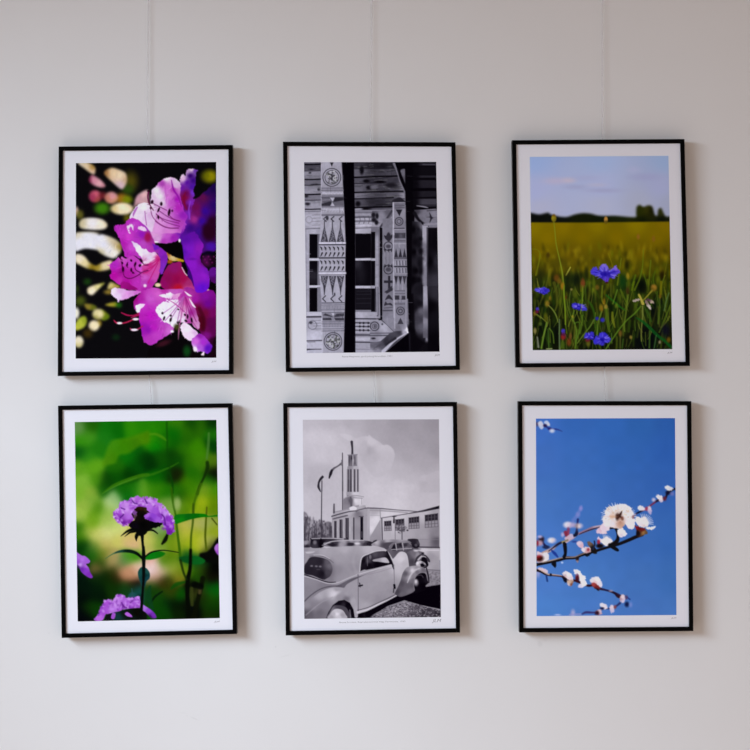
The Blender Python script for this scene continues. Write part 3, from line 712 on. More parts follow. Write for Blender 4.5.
    for k in range(16):
        x = 222 + 14.5 * k
        for y in (200, 216, 395, 412):
            cv.blob(x + (y % 3), y, 4.5, 5, 70 if k % 2 else 96, 0.5, 0.8)
    cv.rect(218, 270, 452, 352, 124, 0.4)
    for Q in ([(250, 272), (320, 300), (330, 312), (225, 292)], [(345, 300), (370, 276), (450, 270), (450, 300), (350, 312)], [(222, 345), (222, 322), (310, 318), (320, 345)], [(345, 320), (450, 322), (450, 348), (360, 348)]):
        cv.poly(Q, 60, 0.45, 1, False)
    cv.poly([(315, 270), (350, 270), (334, 300)], 176, 0.4, 1, False)
    cv.ring(332, 572, 95, 9, 62, 0.35)
    cv.ring(332, 572, 76, 8, 72, 0.35)
    for k in range(54):
        a, q = rs.uniform(0, 6.28), 70 * math.sqrt(rs.rand())
        cv.blob(332 + q * math.cos(a), 572 + q * math.sin(a), rs.uniform(6, 13), rs.uniform(6, 11), rs.choice([58, 80, 168]), 0.5, 0.85)
    cv.line([(212, 300), (222, 690)], 6, 190, 0.4, 0.6)
    # weathered grain over all the wood
    cv.use(0, 0, 1)
    for k in range(260):
        x, y = rs.uniform(305, 422), rs.uniform(163, 352)
        j, i = int((y - 162.5) / 190 * 419), int((x - 305) / 133 * 299)
        c = cv.C[min(max(j, 0), 419), min(max(i, 0), 299)]
        if c[0] < 50:
            continue
        up = 320 < x < 344 or 382 < x < 406
        L = rs.uniform(2, 6)
        P = [(x, y), (x + 0.3, y + L)] if up else [(x, y), (x + L, y + rs.uniform(-0.4, 0.4))]
        cv.line(P, rs.uniform(0.3, 0.7), tuple(c * rs.choice([0.72, 0.82, 1.14])), 0.35, 0.5, False)
    cv.C = 128.0 * (np.clip(cv.C, 0, 255) / 128.0) ** np.where(cv.C > 128, 1.14, 1.08)
    cv.C[..., 2] += 3.0 * np.clip(cv.C[..., 2] / 120.0, 0, 1)
    cv.finish(41, 0.035, 0.2)
def print_cornflower_field(cv):
    K = 10.135
    A, B, C_, D, E, F = (528, 154, K), (600, 154, K), (528, 216, K), (600, 216, K), (528, 280, K), (600, 280, K)
    rs = np.random.RandomState(11)
    X, Y = cv.X, cv.Y
    # sky
    cv.use(0, 0, 1)
    cv.poly([(520, 150), (680, 150), (680, 225), (520, 225)], [((535, 160), '90a3ce'), ((600, 160), '98a8ce'), ((665, 160), '8ea0c4'), ((535, 190), 'a0a5ca'), ((600, 185), 'a2a8cc'), ((660, 185), '9b9fc2'), ((540, 210), 'a6a7c2'), ((600, 208), 'a6a9c4'), ((640, 205), '9fa2ba'), ((670, 205), '989cb6')], 0.4, 1, False)
    cv.blob(556, 181, 11, 3.2, 'b0a6c2', 0.9, 0.8)
    cv.blob(569, 180.3, 6.5, 2.4, 'b8acc0', 0.8, 0.9)
    cv.blob(597, 185, 9, 1.6, 'aeaac4', 0.9, 0.7)
    cv.blob(575, 187, 10, 1.8, '9598bc', 0.9, 0.8)
    cv.blob(604, 190.5, 16, 1.7, '9698bc', 0.9, 0.9)
    cv.blob(645, 177, 14, 3, '9495bc', 0.9, 0.7)
    cv.blob(585, 178, 12, 2.5, '9c9fc4', 0.9, 0.6)
    cv.blob(634, 170, 6, 3, 'a6a6c8', 0.9, 0.6)
    # distant trees
    cv.use(*A)
    cv.poly([(-40, 600), (30, 598), (60, 603), (120, 612), (200, 595), (230, 612), (290, 628), (340, 637), (400, 637), (480, 612), (560, 600), (640, 606), (700, 622), (780, 628), (880, 626), (1080, 640), (1095, 600), (1100, 540), (1130, 515), (1170, 535), (1220, 520), (1260, 535), (1285, 615), (1310, 622), (1320, 565), (1350, 548), (1375, 600), (1400, 632), (1480, 640), (1480, 705), (-40, 705)],
            [((60, 660), '0a0c0a'), ((300, 660), '0c0f0c'), ((560, 650), '111607'), ((750, 660), '0e1407'), ((900, 660), '141a08'), ((1130, 580), '232806'), ((1200, 570), '2c2c08'), ((1255, 580), '181806'), ((1160, 680), '0f1406'), ((1350, 590), '2a2c10'), ((1350, 670), '0c1008')], 0.75)
    cv.soften(0.8)
    # crop
    cv.use(*C_)
    cv.poly([(-40, 64), (600, 66), (1500, 55), (1500, 1500), (-40, 1500)],
            [((50, 110), '7b6804'), ((350, 100), '7a6504'), ((700, 90), '7a6804'), ((1100, 90), '7c6a04'), ((1400, 100), '745f04'), ((200, 220), '776203'), ((550, 200), '725e02'), ((900, 220), '735f02'), ((1300, 220), '705c03'), ((150, 350), '675603'), ((450, 380), '625006'), ((800, 360), '5c4c04'), ((1150, 360), '665404'), ((1380, 380), '5a4a05'),
             ((100, 520), '4a4406'), ((350, 520), '4a4208'), ((600, 520), '544a06'), ((900, 520), '4c4a06'), ((1200, 520), '4e4a06'), ((1380, 540), '3a3806'), ((100, 680), '1c220a'), ((400, 680), '141a0a'), ((700, 680), '2c320a'), ((1000, 680), '20320a'), ((1300, 680), '283006'), ((100, 900), '0c1206'), ((500, 900), '0c1406'), ((900, 900), '0a1406'), ((1300, 900), '0a1008'), ((200, 1200), '060a05'), ((700, 1250), '060a05'), ((1200, 1250), '05080a')], 0.45, 1, False)
    # soft heads and streaks
    for k in range(420):
        y = 245 + 60 * rs.rand() ** 0.8
        x = rs.uniform(531, 672)
        t = (y - 245) / 60
        cv.use(0, 0, 1)
        g = rs.rand()
        c = ['80700a', '6e6006', '8a7a10', '4c4204', '342e06', '5c6408'][int(g * 6)] if t < 0.5 else ['5c6a10', '141a06', '3c4a0a', '70700e', '0c1206', '2a3e0a'][int(g * 6)]
        cv.blob(x, y, rs.uniform(0.8, 2.0), rs.uniform(2.0, 5.0), c, 0.9, 0.42, rs.uniform(-15, 15))
    for k in range(150):
        y = rs.uniform(288, 349)
        x = rs.uniform(532, 672)
        cv.blob(x, y, rs.uniform(1, 2.4), rs.uniform(3, 7), rs.choice(['050804', '0a0f05', '1a2c0a', '2c420c', '070a0a']), 0.9, 0.5, rs.uniform(-25, 25))
    for k in range(120):
        x = rs.uniform(531, 674)
        y0 = rs.uniform(268, 348)
        ln = rs.uniform(12, 42)
        dx = rs.uniform(-0.35, 0.35) * ln
        cv.line([(x, y0), (x + dx * 0.35, y0 + ln * 0.5), (x + dx, y0 + ln)], rs.uniform(0.5, 1.3), rs.choice(['4c5e10', '36500e', '5e6a18', '203c0c', '707420', '16300a']), 0.5, 0.55)

    def stem(P, w, c, a=1.0):
        cv.line(P, w * 0.8 if np.isscalar(w) else [k * 0.8 for k in w], c, 0.45, a * 0.9)
    cv.soften(0.55)
    for k in range(90):
        x = rs.uniform(531, 674)
        y0 = rs.uniform(276, 346)
        ln = rs.uniform(8, 26)
        dx = rs.uniform(-0.5, 0.5) * ln
        cv.line([(x, y0), (x + dx * 0.3, y0 + ln * 0.5), (x + dx, y0 + ln)], rs.uniform(0.4, 1.0), rs.choice(['6a7c22', '7c8428', '4c6a1a', '8a8a30']), 0.4, 0.5)
    # measured stems
    cv.use(*C_)
    stem([(262, 60), (275, 180), (285, 280), (315, 420), (345, 560), (360, 700), (365, 800), (378, 980), (380, 1100)], [10, 10, 11, 13, 18, 20, 20, 17, 14], '74801c')
    stem([(40, 335), (90, 340), (120, 380), (110, 470), (80, 600)], [10, 10, 12, 16, 20], '6a7010', 0.8)
    stem([(430, 520), (405, 565), (385, 600)], [14, 16, 10], 'b4b040', 0.9)
    stem([(225, 540), (215, 620), (220, 700)], 34, '6a6410', 0.5)
    stem([(510, 560), (530, 650), (540, 760)], 24, '66660e', 0.6)
    cv.blob(130, 590, 32, 55, '10160a', 0.8, 0.7)
    cv.blob(480, 640, 80, 70, '0c140a', 0.9, 0.8)
    cv.blob(205, 395, 18, 26, '38280a', 0.8, 0.8)
    cv.blob(595, 580, 22, 60, '0e160a', 0.8, 0.7)
    cv.blob(262, 22, 25, 40, [((255, 20), '8a7c18'), ((270, 40), '6a5e12'), ((260, -10), '6a4c14')], 0.3)
    cv.blob(290, 630, 28, 36, '5a3a10', 0.6)
    cv.blob(318, 660, 22, 28, '5e4a12', 0.6)
    cv.blob(556, 690, 22, 38, [((560, 680), '74341a'), ((550, 720), '5c5016')], 0.6, 0.85)
    cv.blob(350, 710, 18, 36, '8a6214', 0.6)
    cv.use(*D)
    cv.blob(60, 42, 19, 38, [((60, 30), 'ac7a38'), ((64, 60), '5a4a14')], 0.35)
    cv.blob(388, 210, 16, 26, '84581c', 0.7, 0.85)
    cv.blob(543, 232, 17, 28, '785418', 0.7, 0.85)
    cv.blob(280, 610, 18, 34, '8a7418', 0.6)
    cv.blob(270, 500, 22, 44, '141404', 0.8, 0.7)
    cv.blob(630, 600, 26, 40, '1c1404', 0.8, 0.8)
    cv.blob(415, 690, 60, 70, '060c06', 0.8, 0.9)
    cv.blob(225, 660, 40, 70, '0c3010', 0.9, 0.8)
    cv.blob(545, 725, 26, 26, [((550, 715), '9a6c28'), ((530, 740), '705418')], 0.55, 0.8)
    for P, w, c in (([(215, 430), (200, 540), (175, 700)], 14, '6a7414'), ([(515, 450), (505, 560), (490, 750)], 16, '5c6e14'), ([(440, 340), (430, 520), (400, 640), (350, 750)], [10, 16, 20, 24], '5e7012'), ([(445, 590), (470, 680), (480, 750)], 14, '4c6a12'),
                    ([(660, 600), (630, 680), (615, 750)], 14, '62701a'), ([(690, 420), (660, 560), (650, 620)], 12, '5a5a10'), ([(85, 380), (120, 480), (130, 540)], 14, '70680a'), ([(360, 600), (330, 700)], 22, '4e6a10'), ([(560, 560), (540, 640), (560, 740)], 14, '46600e')):
        stem(P, w, c, 0.75)
    cv.use(*E)
    for P, w, c in (([(365, 60), (365, 160), (378, 300), (375, 380), (392, 540)], [20, 18, 16, 14, 10], '5e7818'), ([(555, 60), (553, 180), (545, 260), (530, 340)], [16, 14, 12, 10], '687e1e'), ([(438, 95), (420, 180), (425, 300)], 12, '4c5c22'),
                    ([(205, 255), (250, 300), (285, 360), (305, 430)], [14, 16, 16, 10], '748432'), ([(85, 345), (140, 385), (180, 420)], 10, '7c8c36'), ([(265, 30), (290, 130), (295, 240), (275, 310)], [40, 30, 24, 20], '4a4e14'),
                    ([(190, 430), (165, 540), (135, 690)], [22, 22, 20], '64822a'), ([(215, 490), (250, 540), (262, 640)], [16, 14, 14], '54701e'), ([(318, 400), (318, 500), (320, 700)], [16, 18, 20], '5e744a'), ([(205, 500), (210, 690)], 16, '3c5c1c'),
                    ([(455, 380), (430, 410), (410, 470)], 12, '6a6e22'), ([(470, 310), (450, 380), (480, 460), (490, 540), (480, 690)], [14, 16, 16, 24, 20], '56701e'), ([(550, 360), (545, 450), (525, 540)], 22, '4a6418'), ([(670, 400), (630, 470), (560, 560), (500, 640)], [18, 18, 16, 14], '5c7426'),
                    ([(610, 210), (650, 270), (675, 360), (680, 480)], [20, 28, 22, 16], '2c5010'), ([(745, 320), (710, 440), (700, 560)], 18, '5a7420'), ([(470, 440), (520, 430), (520, 520), (480, 640)], 12, '4c6e1e'), ([(55, 330), (130, 390)], 8, '6a7420')):
        stem(P, w, c, 0.85)
    for x, y, rx, ry, c in ((222, 185, 13, 24, '7a5c14'), (195, 240, 26, 34, '8c6c20'), (440, 95, 14, 14, '8a7c40'), (180, 380, 24, 50, '5e5e12'), (125, 445, 18, 20, '4a5a1e'), (70, 515, 18, 34, '9a8c50'), (70, 340, 18, 26, '74581c'), (470, 130, 24, 50, '4a5614'), (700, 75, 24, 28, '6e5218'), (740, 280, 22, 40, '8a7418'),
                            (452, 370, 12, 16, 'a08c24'), (384, 175, 12, 22, '5a2e10'), (430, 570, 18, 36, '6e4420'), (415, 630, 26, 44, '7c3818'), (610, 640, 24, 40, '6a641c'), (555, 25, 22, 50, '6c3c1a')):
        cv.blob(x, y, rx * 0.85, ry * 0.9, c, 0.6, 0.72)
    cv.blob(350, 655, 20, 50, '3c5014', 0.6)
    cv.line([(95, 580), (105, 680)], [14, 20], '8c907a', 0.5, 0.7)
    cv.line([(190, 700), (240, 697)], 14, '7c8454', 0.4)
    # blue flowers
    cv.jit = 0.35
    cv.poly([(68, 100), (90, 82), (140, 80), (165, 72), (190, 85), (220, 100), (205, 125), (165, 145), (120, 130), (85, 118)], [((100, 95), '3830b4'), ((165, 90), '4a42c8'), ((160, 125), '281e9c'), ((200, 100), '3a34b0')], 0.5)
    cv.blob(95, 295, 16, 20, '3a2c9c', 0.5)
    cv.blob(92, 322, 16, 16, '5c1830', 0.7)
    cv.poly([(447, 250), (470, 232), (520, 240), (560, 260), (600, 285), (590, 305), (545, 308), (500, 300), (455, 285)], [((480, 250), '3028b4'), ((500, 285), '1c148c'), ((570, 285), '3a34b4')], 0.5)
    cv.line([(550, 200), (540, 310)], 10, '687e1e', 0.4)
    cv.poly([(345, 545), (340, 510), (355, 492), (375, 510), (372, 545)], '3a2c9c', 0.5)
    cv.blob(358, 570, 26, 36, [((358, 550), '4c1838'), ((350, 580), '7c201c')], 0.5)
    cv.poly([(572, 580), (590, 540), (620, 535), (655, 525), (672, 560), (660, 600), (625, 600), (590, 595)], [((600, 565), '3c34c4'), ((650, 545), '322ab4'), ((640, 585), '1e169c')], 0.5)
    cv.blob(605, 610, 24, 18, '5c1c20', 0.7)
    cv.use(*F)
    cv.poly([(-70, 620), (-40, 570), (-15, 580), (0, 535), (40, 530), (75, 550), (85, 570), (105, 590), (95, 630), (50, 640), (30, 665), (-20, 650), (-50, 650)], [((-40, 610), '342cbc'), ((10, 560), '3a32c0'), ((60, 560), '2c24b0'), ((80, 600), '4a42c8'), ((20, 610), '150e88'), ((10, 650), '3a32b4')], 0.5)
    cv.blob(25, 405, 22, 20, '2c2aa0', 0.6)
    cv.blob(-30, 390, 18, 16, '28288c', 0.6)
    # right foreground
    for P, w, c in (([(60, 150), (130, 210), (200, 270), (260, 310)], [14, 22, 22, 10], '1e5a14'), ([(175, 100), (150, 180), (130, 240)], 18, '56741e'), ([(210, 100), (245, 180), (265, 220)], 24, '4a5c12'), ([(285, 150), (275, 230), (262, 340), (245, 460), (250, 520)], [22, 24, 20, 20, 14], '5c6e1e'),
                    ([(415, 265), (350, 340), (270, 410), (180, 520), (60, 700)], [14, 18, 16, 16, 18], '56781e'), ([(432, 270), (430, 380), (420, 500), (420, 620)], [24, 20, 16, 14], '6e7430'), ([(470, 300), (500, 360), (520, 420)], 22, '2c4a14'),
                    ([(365, 380), (430, 420), (500, 480), (580, 560), (660, 620), (720, 680)], [10, 30, 40, 36, 34, 36], '0e4c18'), ([(605, 180), (605, 300), (590, 440)], [20, 18, 24], '44581a'), ([(700, 130), (670, 220), (650, 310)], 14, '4c6a3a'), ([(720, 240), (680, 340), (640, 440), (600, 530)], [18, 24, 26, 16], '4a5e16'),
                    ([(705, 370), (660, 440), (620, 480)], 18, '5a6420'), ([(505, 520), (500, 690)], 20, '3c5a1e'), ([(570, 560), (550, 690)], 12, '3c6234'), ([(60, 290), (75, 400), (95, 520)], [30, 44, 30], '4a6214'), ([(125, 330), (130, 400), (150, 480)], [26, 34, 14], '6a7018'),
                    ([(205, 560), (205, 690)], 18, '4a4e1e'), ([(235, 600), (225, 690)], 16, '34501a'), ([(115, 540), (120, 640)], 12, '4a6a24'), ([(25, 60), (20, 200), (40, 240)], 18, '5e6a14'), ([(485, 0), (480, 120)], 30, '54600e'), ([(345, 20), (325, 100)], 26, '56680e'), ([(620, 20), (615, 140)], 30, '6a640a'), ([(300, 410), (290, 520)], 34, '2a3c0c')):
        stem(P, w, c, 0.85)
    cv.poly([(335, 210), (350, 195), (395, 190), (410, 198), (380, 212), (345, 222)], '9c8c84', 0.4)
    cv.line([(395, 150), (415, 190), (435, 240)], [22, 22, 30], 'a0943c', 0.45)
    cv.line([(440, 205), (490, 150), (530, 105)], [12, 14, 20], '7c7424', 0.45)
    cv.poly([(455, 195), (480, 215), (515, 270), (515, 300), (490, 280), (465, 235)], [((470, 225), '74605c'), ((500, 275), 'b4a8a0')], 0.4)
    cv.poly([(470, 190), (510, 200), (545, 225), (535, 240), (495, 220)], [((490, 200), '4c3040'), ((530, 230), 'a89484')], 0.4)
    cv.blob(545, 80, 28, 34, [((555, 65), '946822'), ((530, 95), '6c5418')], 0.6, 0.8)
    for x, y, rx, ry, c in ((280, 110, 20, 40, '3a2410'), (40, 225, 18, 40, '8c6a16'), (60, 270, 20, 24, 'a08430'), (20, 290, 16, 30, '7c5c14'), (165, 260, 20, 26, '5e7018'), (205, 540, 20, 34, '7c5820'), (312, 580, 16, 20, '9c8434'), (605, 630, 14, 18, '9c886c'), (695, 605, 22, 30, '74540e'), (610, 165, 14, 24, '7c5c14'), (25, 495, 14, 20, '34341c'), (435, 90, 60, 60, '060a06')):
        cv.blob(x, y, rx * 0.85, ry * 0.9, c, 0.65, 0.72)
    cv.blob(665, 510, 44, 60, '0a081c', 0.8, 0.8)
    # main bloom
    cv.use(*D)
    cv.poly([(-95, 560), (-80, 530), (-40, 520), (-10, 545), (10, 500), (40, 485), (75, 500), (85, 540), (105, 560), (130, 525), (160, 500), (170, 525), (195, 545), (200, 575), (165, 600), (140, 632), (105, 620), (90, 640), (75, 672), (45, 662), (20, 640), (-10, 615), (-50, 605), (-85, 590)],
            [((-70, 550), '4236c0'), ((-30, 580), '2a1eac'), ((-30, 535), '4a40c4'), ((40, 510), '7a68d4'), ((60, 530), '6858c8'), ((50, 590), '1c0f8c'), ((90, 590), '2c1a9c'), ((160, 530), '7c62cc'), ((185, 560), '5a40c0'), ((140, 570), '3a28ac'), ((145, 610), '6c5ccc'), ((60, 640), '5a38b4'), ((15, 600), '2616a0')], 0.45)
    for P in ([(50, 590), (45, 520)], [(60, 595), (150, 560)], [(40, 595), (-60, 560)], [(55, 600), (65, 655)]):
        cv.line(P, 6, '1c1090', 0.4, 0.6)
    cv.blob(70, 675, 14, 10, '3a1410', 0.5)
    # ragged rays of the cornflower heads
    for (fx, fy, rx, ry, n) in ((55, 585, 150, 85, 22), (-588, 752, 80, 34, 12), (-210, 916, 80, 36, 12), (25, 1249, 84, 66, 16), (-110, 1216, 56, 42, 12)):
        for k in range(n):
            a = 6.283 * k / n + rs.uniform(-0.15, 0.15)
            r = rs.uniform(0.75, 1.02)
            if fy == 585 and 0.35 < a < 2.7:
                r *= 0.8
            cv.line([(fx + 0.4 * rx * math.cos(a), fy + 0.4 * ry * math.sin(a)), (fx + r * rx * math.cos(a), fy + r * ry * math.sin(a))], [14, 5], rs.choice(['5a50d0', '4038bc', '2a20a0', '7a6cd8', '3a2cac']), 0.4, 0.75)
    cv.finish(51, 0.0, 0.2)
def print_sweet_william(cv):
    K = 9.868
    A, B, C_, D, E, F = (72, 418, K), (146, 418, K), (72, 484, K), (146, 484, K), (72, 548, K), (146, 548, K)
    rs = np.random.RandomState(7)
    g = []
    for (ox, oy, k), pts in ((A, [((70, 100), '5c8a48'), ((180, 80), '1c5c06'), ((160, 180), '3f8a1c'), ((350, 110), '0f6c0c'), ((330, 170), '1a7414'), ((430, 110), '0a6408'), ((600, 90), '2c8408'), ((700, 60), '207c06'), ((100, 230), '348a10'), ((80, 340), '0a5010'), ((250, 300), '1e740e'), ((150, 380), '2c8014'), ((70, 480), '5a9a1e'), ((200, 470), '5a9c18'), ((120, 640), '78ac34'), ((240, 620), '4a8c14'), ((330, 640), '0a3c06'), ((450, 580), '0a4a06'), ((560, 560), '053604'), ((450, 480), '1c6408'), ((620, 460), '064c08'), ((700, 400), '053a06'), ((560, 390), '0c6a0a'), ((640, 320), '0a5a0a'), ((200, 740), '88a838'), ((700, 740), '4c8c14'), ((600, 700), '1a6a0a'), ((500, 720), '106008')]),
                         (B, [((60, 100), '248006'), ((150, 60), '1f7805'), ((280, 140), '066206'), ((300, 60), '34760a'), ((450, 60), '0f4406'), ((400, 130), '2a6a06'), ((540, 90), '286406'), ((650, 60), '073006'), ((660, 160), '1c6e0a'), ((660, 260), '053a08'), ((80, 270), '047a08'), ((30, 230), '3c8604'), ((180, 230), '1c6c06'), ((280, 240), '0c5a06'), ((400, 200), '1e5e06'), ((350, 310), '2a6c06'), ((480, 290), '347c04'), ((520, 400), '3e8208'), ((540, 330), '388004'), ((40, 420), '032c06'), ((130, 380), '0f4c06'), ((280, 360), '0a3a06'), ((320, 420), '0c4606'), ((430, 420), '2c6c06'), ((560, 460), '38740a'), ((650, 440), '4a7010'), ((660, 540), '050a04'), ((620, 620), '1c6408'), ((300, 560), '141c06'), ((270, 580), '0f1806'), ((200, 560), '084c06'), ((100, 600), '0a5c06'), ((450, 540), '1e6606'), ((390, 640), '3a7404'), ((120, 690), '347a08'), ((60, 720), '3a7c0c'), ((580, 700), '7c9c2c'), ((450, 680), '3c7c06'), ((500, 620), '2a6c06'), ((660, 720), '3c8208'), ((280, 700), '226808')]),
                         (C_, [((70, 80), '74a82c'), ((150, 200), '8eb040'), ((80, 320), '98b848'), ((200, 150), '6c9c30'), ((260, 240), '4a8410'), ((300, 60), '165c08'), ((220, 330), '6a9c1c'), ((180, 400), '74a020'), ((70, 430), '2c6c08'), ((100, 520), '3c7808'), ((160, 480), 'a8b450'), ((250, 500), 'c0c468'), ((350, 480), 'ccd080'), ((450, 440), 'ccd27c'), ((380, 200), 'aac47c'), ((350, 280), '8cb048'), ((420, 150), '8cb474'), ((330, 370), '9cb850'), ((420, 380), 'a8c060'), ((330, 600), 'bcb060'), ((230, 620), '94a040'), ((450, 560), 'c4c060'), ((560, 560), 'd0b078'), ((620, 580), 'd8a888'), ((590, 520), 'c0b858'), ((700, 560), 'c8c064'), ((100, 600), '063408'), ((200, 650), '0f4c10'), ((300, 700), '4a6a14'), ((400, 720), 'a49058'), ((700, 80), '7cac38'), ((650, 90), '1c7410'), ((560, 130), '0a6410'), ((740, 620), 'c4b868')]),
                         (D, [((60, 60), '2c7c08'), ((200, 70), '1e6c06'), ((350, 60), '206006'), ((450, 60), '3c7c06'), ((600, 80), '66900c'), ((570, 170), '9cb018'), ((660, 160), '5c8404'), ((660, 240), '5c8008'), ((350, 130), '1a5006'), ((310, 200), '7c9c48'), ((400, 200), '5c8808'), ((420, 140), '4c7c06'), ((210, 200), '6a9438'), ((240, 260), '7ca044'), ((360, 250), '4c7c08'), ((520, 260), '84a010'), ((360, 430), 'b0ac48'), ((400, 500), 'b8b83c'), ((350, 540), '94a428'), ((420, 580), '8ca414'), ((480, 400), 'a8a854'), ((500, 480), '98a824'), ((560, 400), 'a4a860'), ((640, 400), '8c9c44'), ((660, 460), '8ca014'), ((640, 560), 'a0a850'), ((560, 590), 'b8b850'), ((480, 580), 'a8b420'), ((490, 640), 'a0b020'), ((140, 440), '789858'), ((120, 500), '5c8430'), ((60, 560), 'b4bc50'), ((40, 520), 'b8b85c'), ((130, 600), '5c8820'), ((250, 580), '6c8c14'), ((270, 480), '548210'), ((330, 640), '789018'), ((240, 720), '4c7408'), ((140, 640), '8ca040'), ((20, 620), 'a0a84c'), ((620, 640), '6c8020'), ((680, 620), '0a0806'), ((600, 720), '060806'), ((420, 720), '0a5010')]),
                         (E, [((200, 80), '1c5c0c'), ((120, 160), '0a2c0c'), ((300, 140), '1c3c08'), ((240, 200), '6c5c30'), ((380, 140), 'a08858'), ((400, 90), 'a89860'), ((330, 60), '8c8c34'), ((520, 120), '5c8450'), ((480, 170), '747844'), ((560, 90), '3c8c10'), ((640, 100), '2c8408'), ((500, 240), 'b88060'), ((580, 240), 'c09068'), ((620, 180), 'd8ac8c'), ((560, 290), '9c6444'), ((400, 230), '243008'), ((440, 300), '241c06'), ((330, 300), '0c2406'), ((150, 400), '04140a'), ((100, 500), '030c08'), ((250, 400), '051a08'), ((250, 480), '041408'), ((400, 360), '0c2c06'), ((420, 420), '0f2c06'), ((540, 380), '123c0c'), ((600, 340), '140c06'), ((640, 440), '124844'), ((520, 430), '123a18'), ((160, 600), '0c2c06'), ((240, 590), '0c3806'), ((120, 680), '04060a'), ((80, 640), '03060a'), ((60, 330), '04120a'), ((250, 290), '0a240a')]),
                         (F, [((30, 110), 'd8a090'), ((80, 180), 'e4c4c0'), ((30, 230), 'e4d4e0'), ((120, 250), 'd8b0a4'), ((60, 300), 'c89478'), ((180, 220), 'a8a070'), ((250, 180), '8c9c3c'), ((280, 230), '84942c'), ((320, 280), '746c18'), ((240, 130), '5c8414'), ((180, 130), '4c7c14'), ((220, 310), '2c3808'), ((150, 330), '342808'), ((60, 370), '143c08'), ((60, 440), '103408'), ((250, 420), '3a3008'), ((230, 440), '1c4408'), ((340, 460), '064c06'), ((420, 90), '0c4a1c'), ((480, 130), '0a5418'), ((540, 140), '064418'), ((390, 200), '6c8c14'), ((350, 220), '5c7810'), ((500, 240), '245406'), ((520, 290), '184406'), ((540, 200), '3c540c'), ((640, 60), '040404'), ((640, 200), '030303'), ((640, 320), '100c06'), ((580, 240), '0a0c04'), ((640, 410), '045c10'), ((690, 420), '04580c'), ((590, 400), '0a3c06'), ((640, 480), '1e4a04'), ((600, 520), '143806'), ((660, 580), '0a3004'), ((620, 660), '122a04'), ((700, 660), '0f2404'), ((450, 380), '060804'), ((540, 430), '3c3412'), ((450, 480), '2c3810'), ((450, 580), '04080a'), ((400, 560), '060c04'), ((280, 560), '061404'), ((330, 640), '0a1c04'), ((200, 540), '06280a'), ((150, 600), '0a4206'), ((180, 660), '0a3806'), ((110, 490), '14440a'), ((120, 560), '0c3c06'), ((480, 660), '040604'), ((560, 500), '0c1c04'), ((690, 540), '0f3c04')])):
        for (x, y), c in pts:
            g.append(((ox + x / k, oy + y / k), c))
    cv.use(0, 0, 1)
    # out-of-focus garden: gaussian weighted colours
    num = np.zeros(cv.C.shape)
    den = np.full(cv.X.shape, 1e-9)
    for (x, y), c in g:
        w = np.exp(-((cv.X - x) ** 2 + (cv.Y - y) ** 2) / (2 * 4.3 ** 2))
        num += w[..., None] * hx(c)
        den += w
    cv.C[:] = num / den[..., None]
    cv.soften(1.6)
    # soft leaf shapes
    cv.use(*A)
    cv.poly([(295, 470), (320, 380), (370, 250), (430, 210), (560, 190), (680, 150), (760, 130), (760, 240), (680, 270), (560, 350), (470, 370), (430, 440), (380, 460)], [((400, 260), '4c8e0c'), ((340, 420), '528c0c'), ((520, 260), '4a8a04'), ((660, 190), '4a8206'), ((740, 180), '487c04'), ((450, 400), '488808')], 2.6, 0.7)
    cv.line([(300, 745), (360, 700), (430, 660), (560, 610), (680, 570), (750, 560)], [8, 20, 32, 40, 36, 30], '3a760c', 0.9, 0.8)
    cv.line([(300, 748), (380, 700), (500, 640), (640, 588)], [6, 10, 9, 5], '4c8c30', 0.7, 0.55)
    cv.use(*B)
    cv.line([(0, 570), (80, 550), (180, 510), (260, 475), (320, 440)], [26, 22, 18, 14, 8], '2e6e0e', 0.9, 0.75)
    cv.line([(40, 160), (100, 160), (160, 190), (200, 220)], [20, 26, 28, 14], '4c8a10', 1.0, 0.7)
    cv.line([(205, 40), (215, 400), (235, 500)], 18, '0c4206', 1.0, 0.6)
    cv.line([(230, 540), (260, 640), (262, 740)], [20, 20, 22], '0a3c06', 1.0, 0.8)
    cv.line([(620, 150), (615, 260), (600, 400)], [20, 28, 20], '4a7c34', 0.9, 0.7)
    cv.line([(605, 440), (605, 500), (570, 590), (530, 670), (505, 750)], [34, 36, 24, 22, 26], '102806', 1.0, 0.85)
    # stalks
    cv.use(*D)
    cv.line([(545, 0), (500, 110), (468, 210), (465, 300)], [24, 26, 22, 20], '3a6608', 0.9, 0.85)
    cv.line([(470, 200), (462, 380), (445, 520), (440, 760)], [24, 20, 20, 26], '345008', 0.9, 0.85)
    cv.line([(600, 230), (590, 400), (585, 520), (595, 650)], [14, 20, 20, 20], '4c5c0c', 0.7)
    cv.line([(250, 40), (270, 200), (290, 300), (310, 480), (330, 640), (340, 750)], [22, 22, 20, 24, 26, 26], '2c5c06', 0.8, 0.85)
    cv.poly([(285, 310), (380, 295), (480, 290), (580, 295), (620, 315), (700, 305), (705, 320), (620, 325), (540, 330), (440, 350), (360, 375), (285, 392)], [((330, 350), '107c0c'), ((320, 320), '0c6c10'), ((420, 310), '0a6010'), ((480, 325), '066408'), ((570, 310), '087406'), ((680, 312), '0c6c06')], 0.6)
    cv.line([(650, 340), (700, 400)], 12, '3a4408', 0.7)
    cv.line([(210, 500), (190, 550), (160, 590)], [24, 40, 20], '0a1006', 0.8)
    cv.blob(310, 195, 32, 60, 'a8bc78', 0.7, 0.6)
    cv.blob(110, 440, 60, 36, '809c68', 0.8, 0.6)
    cv.poly([(-10, 715), (60, 670), (140, 665), (190, 685), (150, 720), (60, 745), (-10, 745)], [((60, 700), '0a7410'), ((130, 690), '0c6c0c')], 0.7)
    cv.line([(-20, 730), (40, 680), (110, 660), (190, 655), (320, 675)], [14, 16, 14, 10, 8], '0a1408', 0.45)
    cv.poly([(530, 690), (600, 670), (650, 620), (700, 540), (740, 540), (740, 760), (560, 760)], '070806', 1.4)
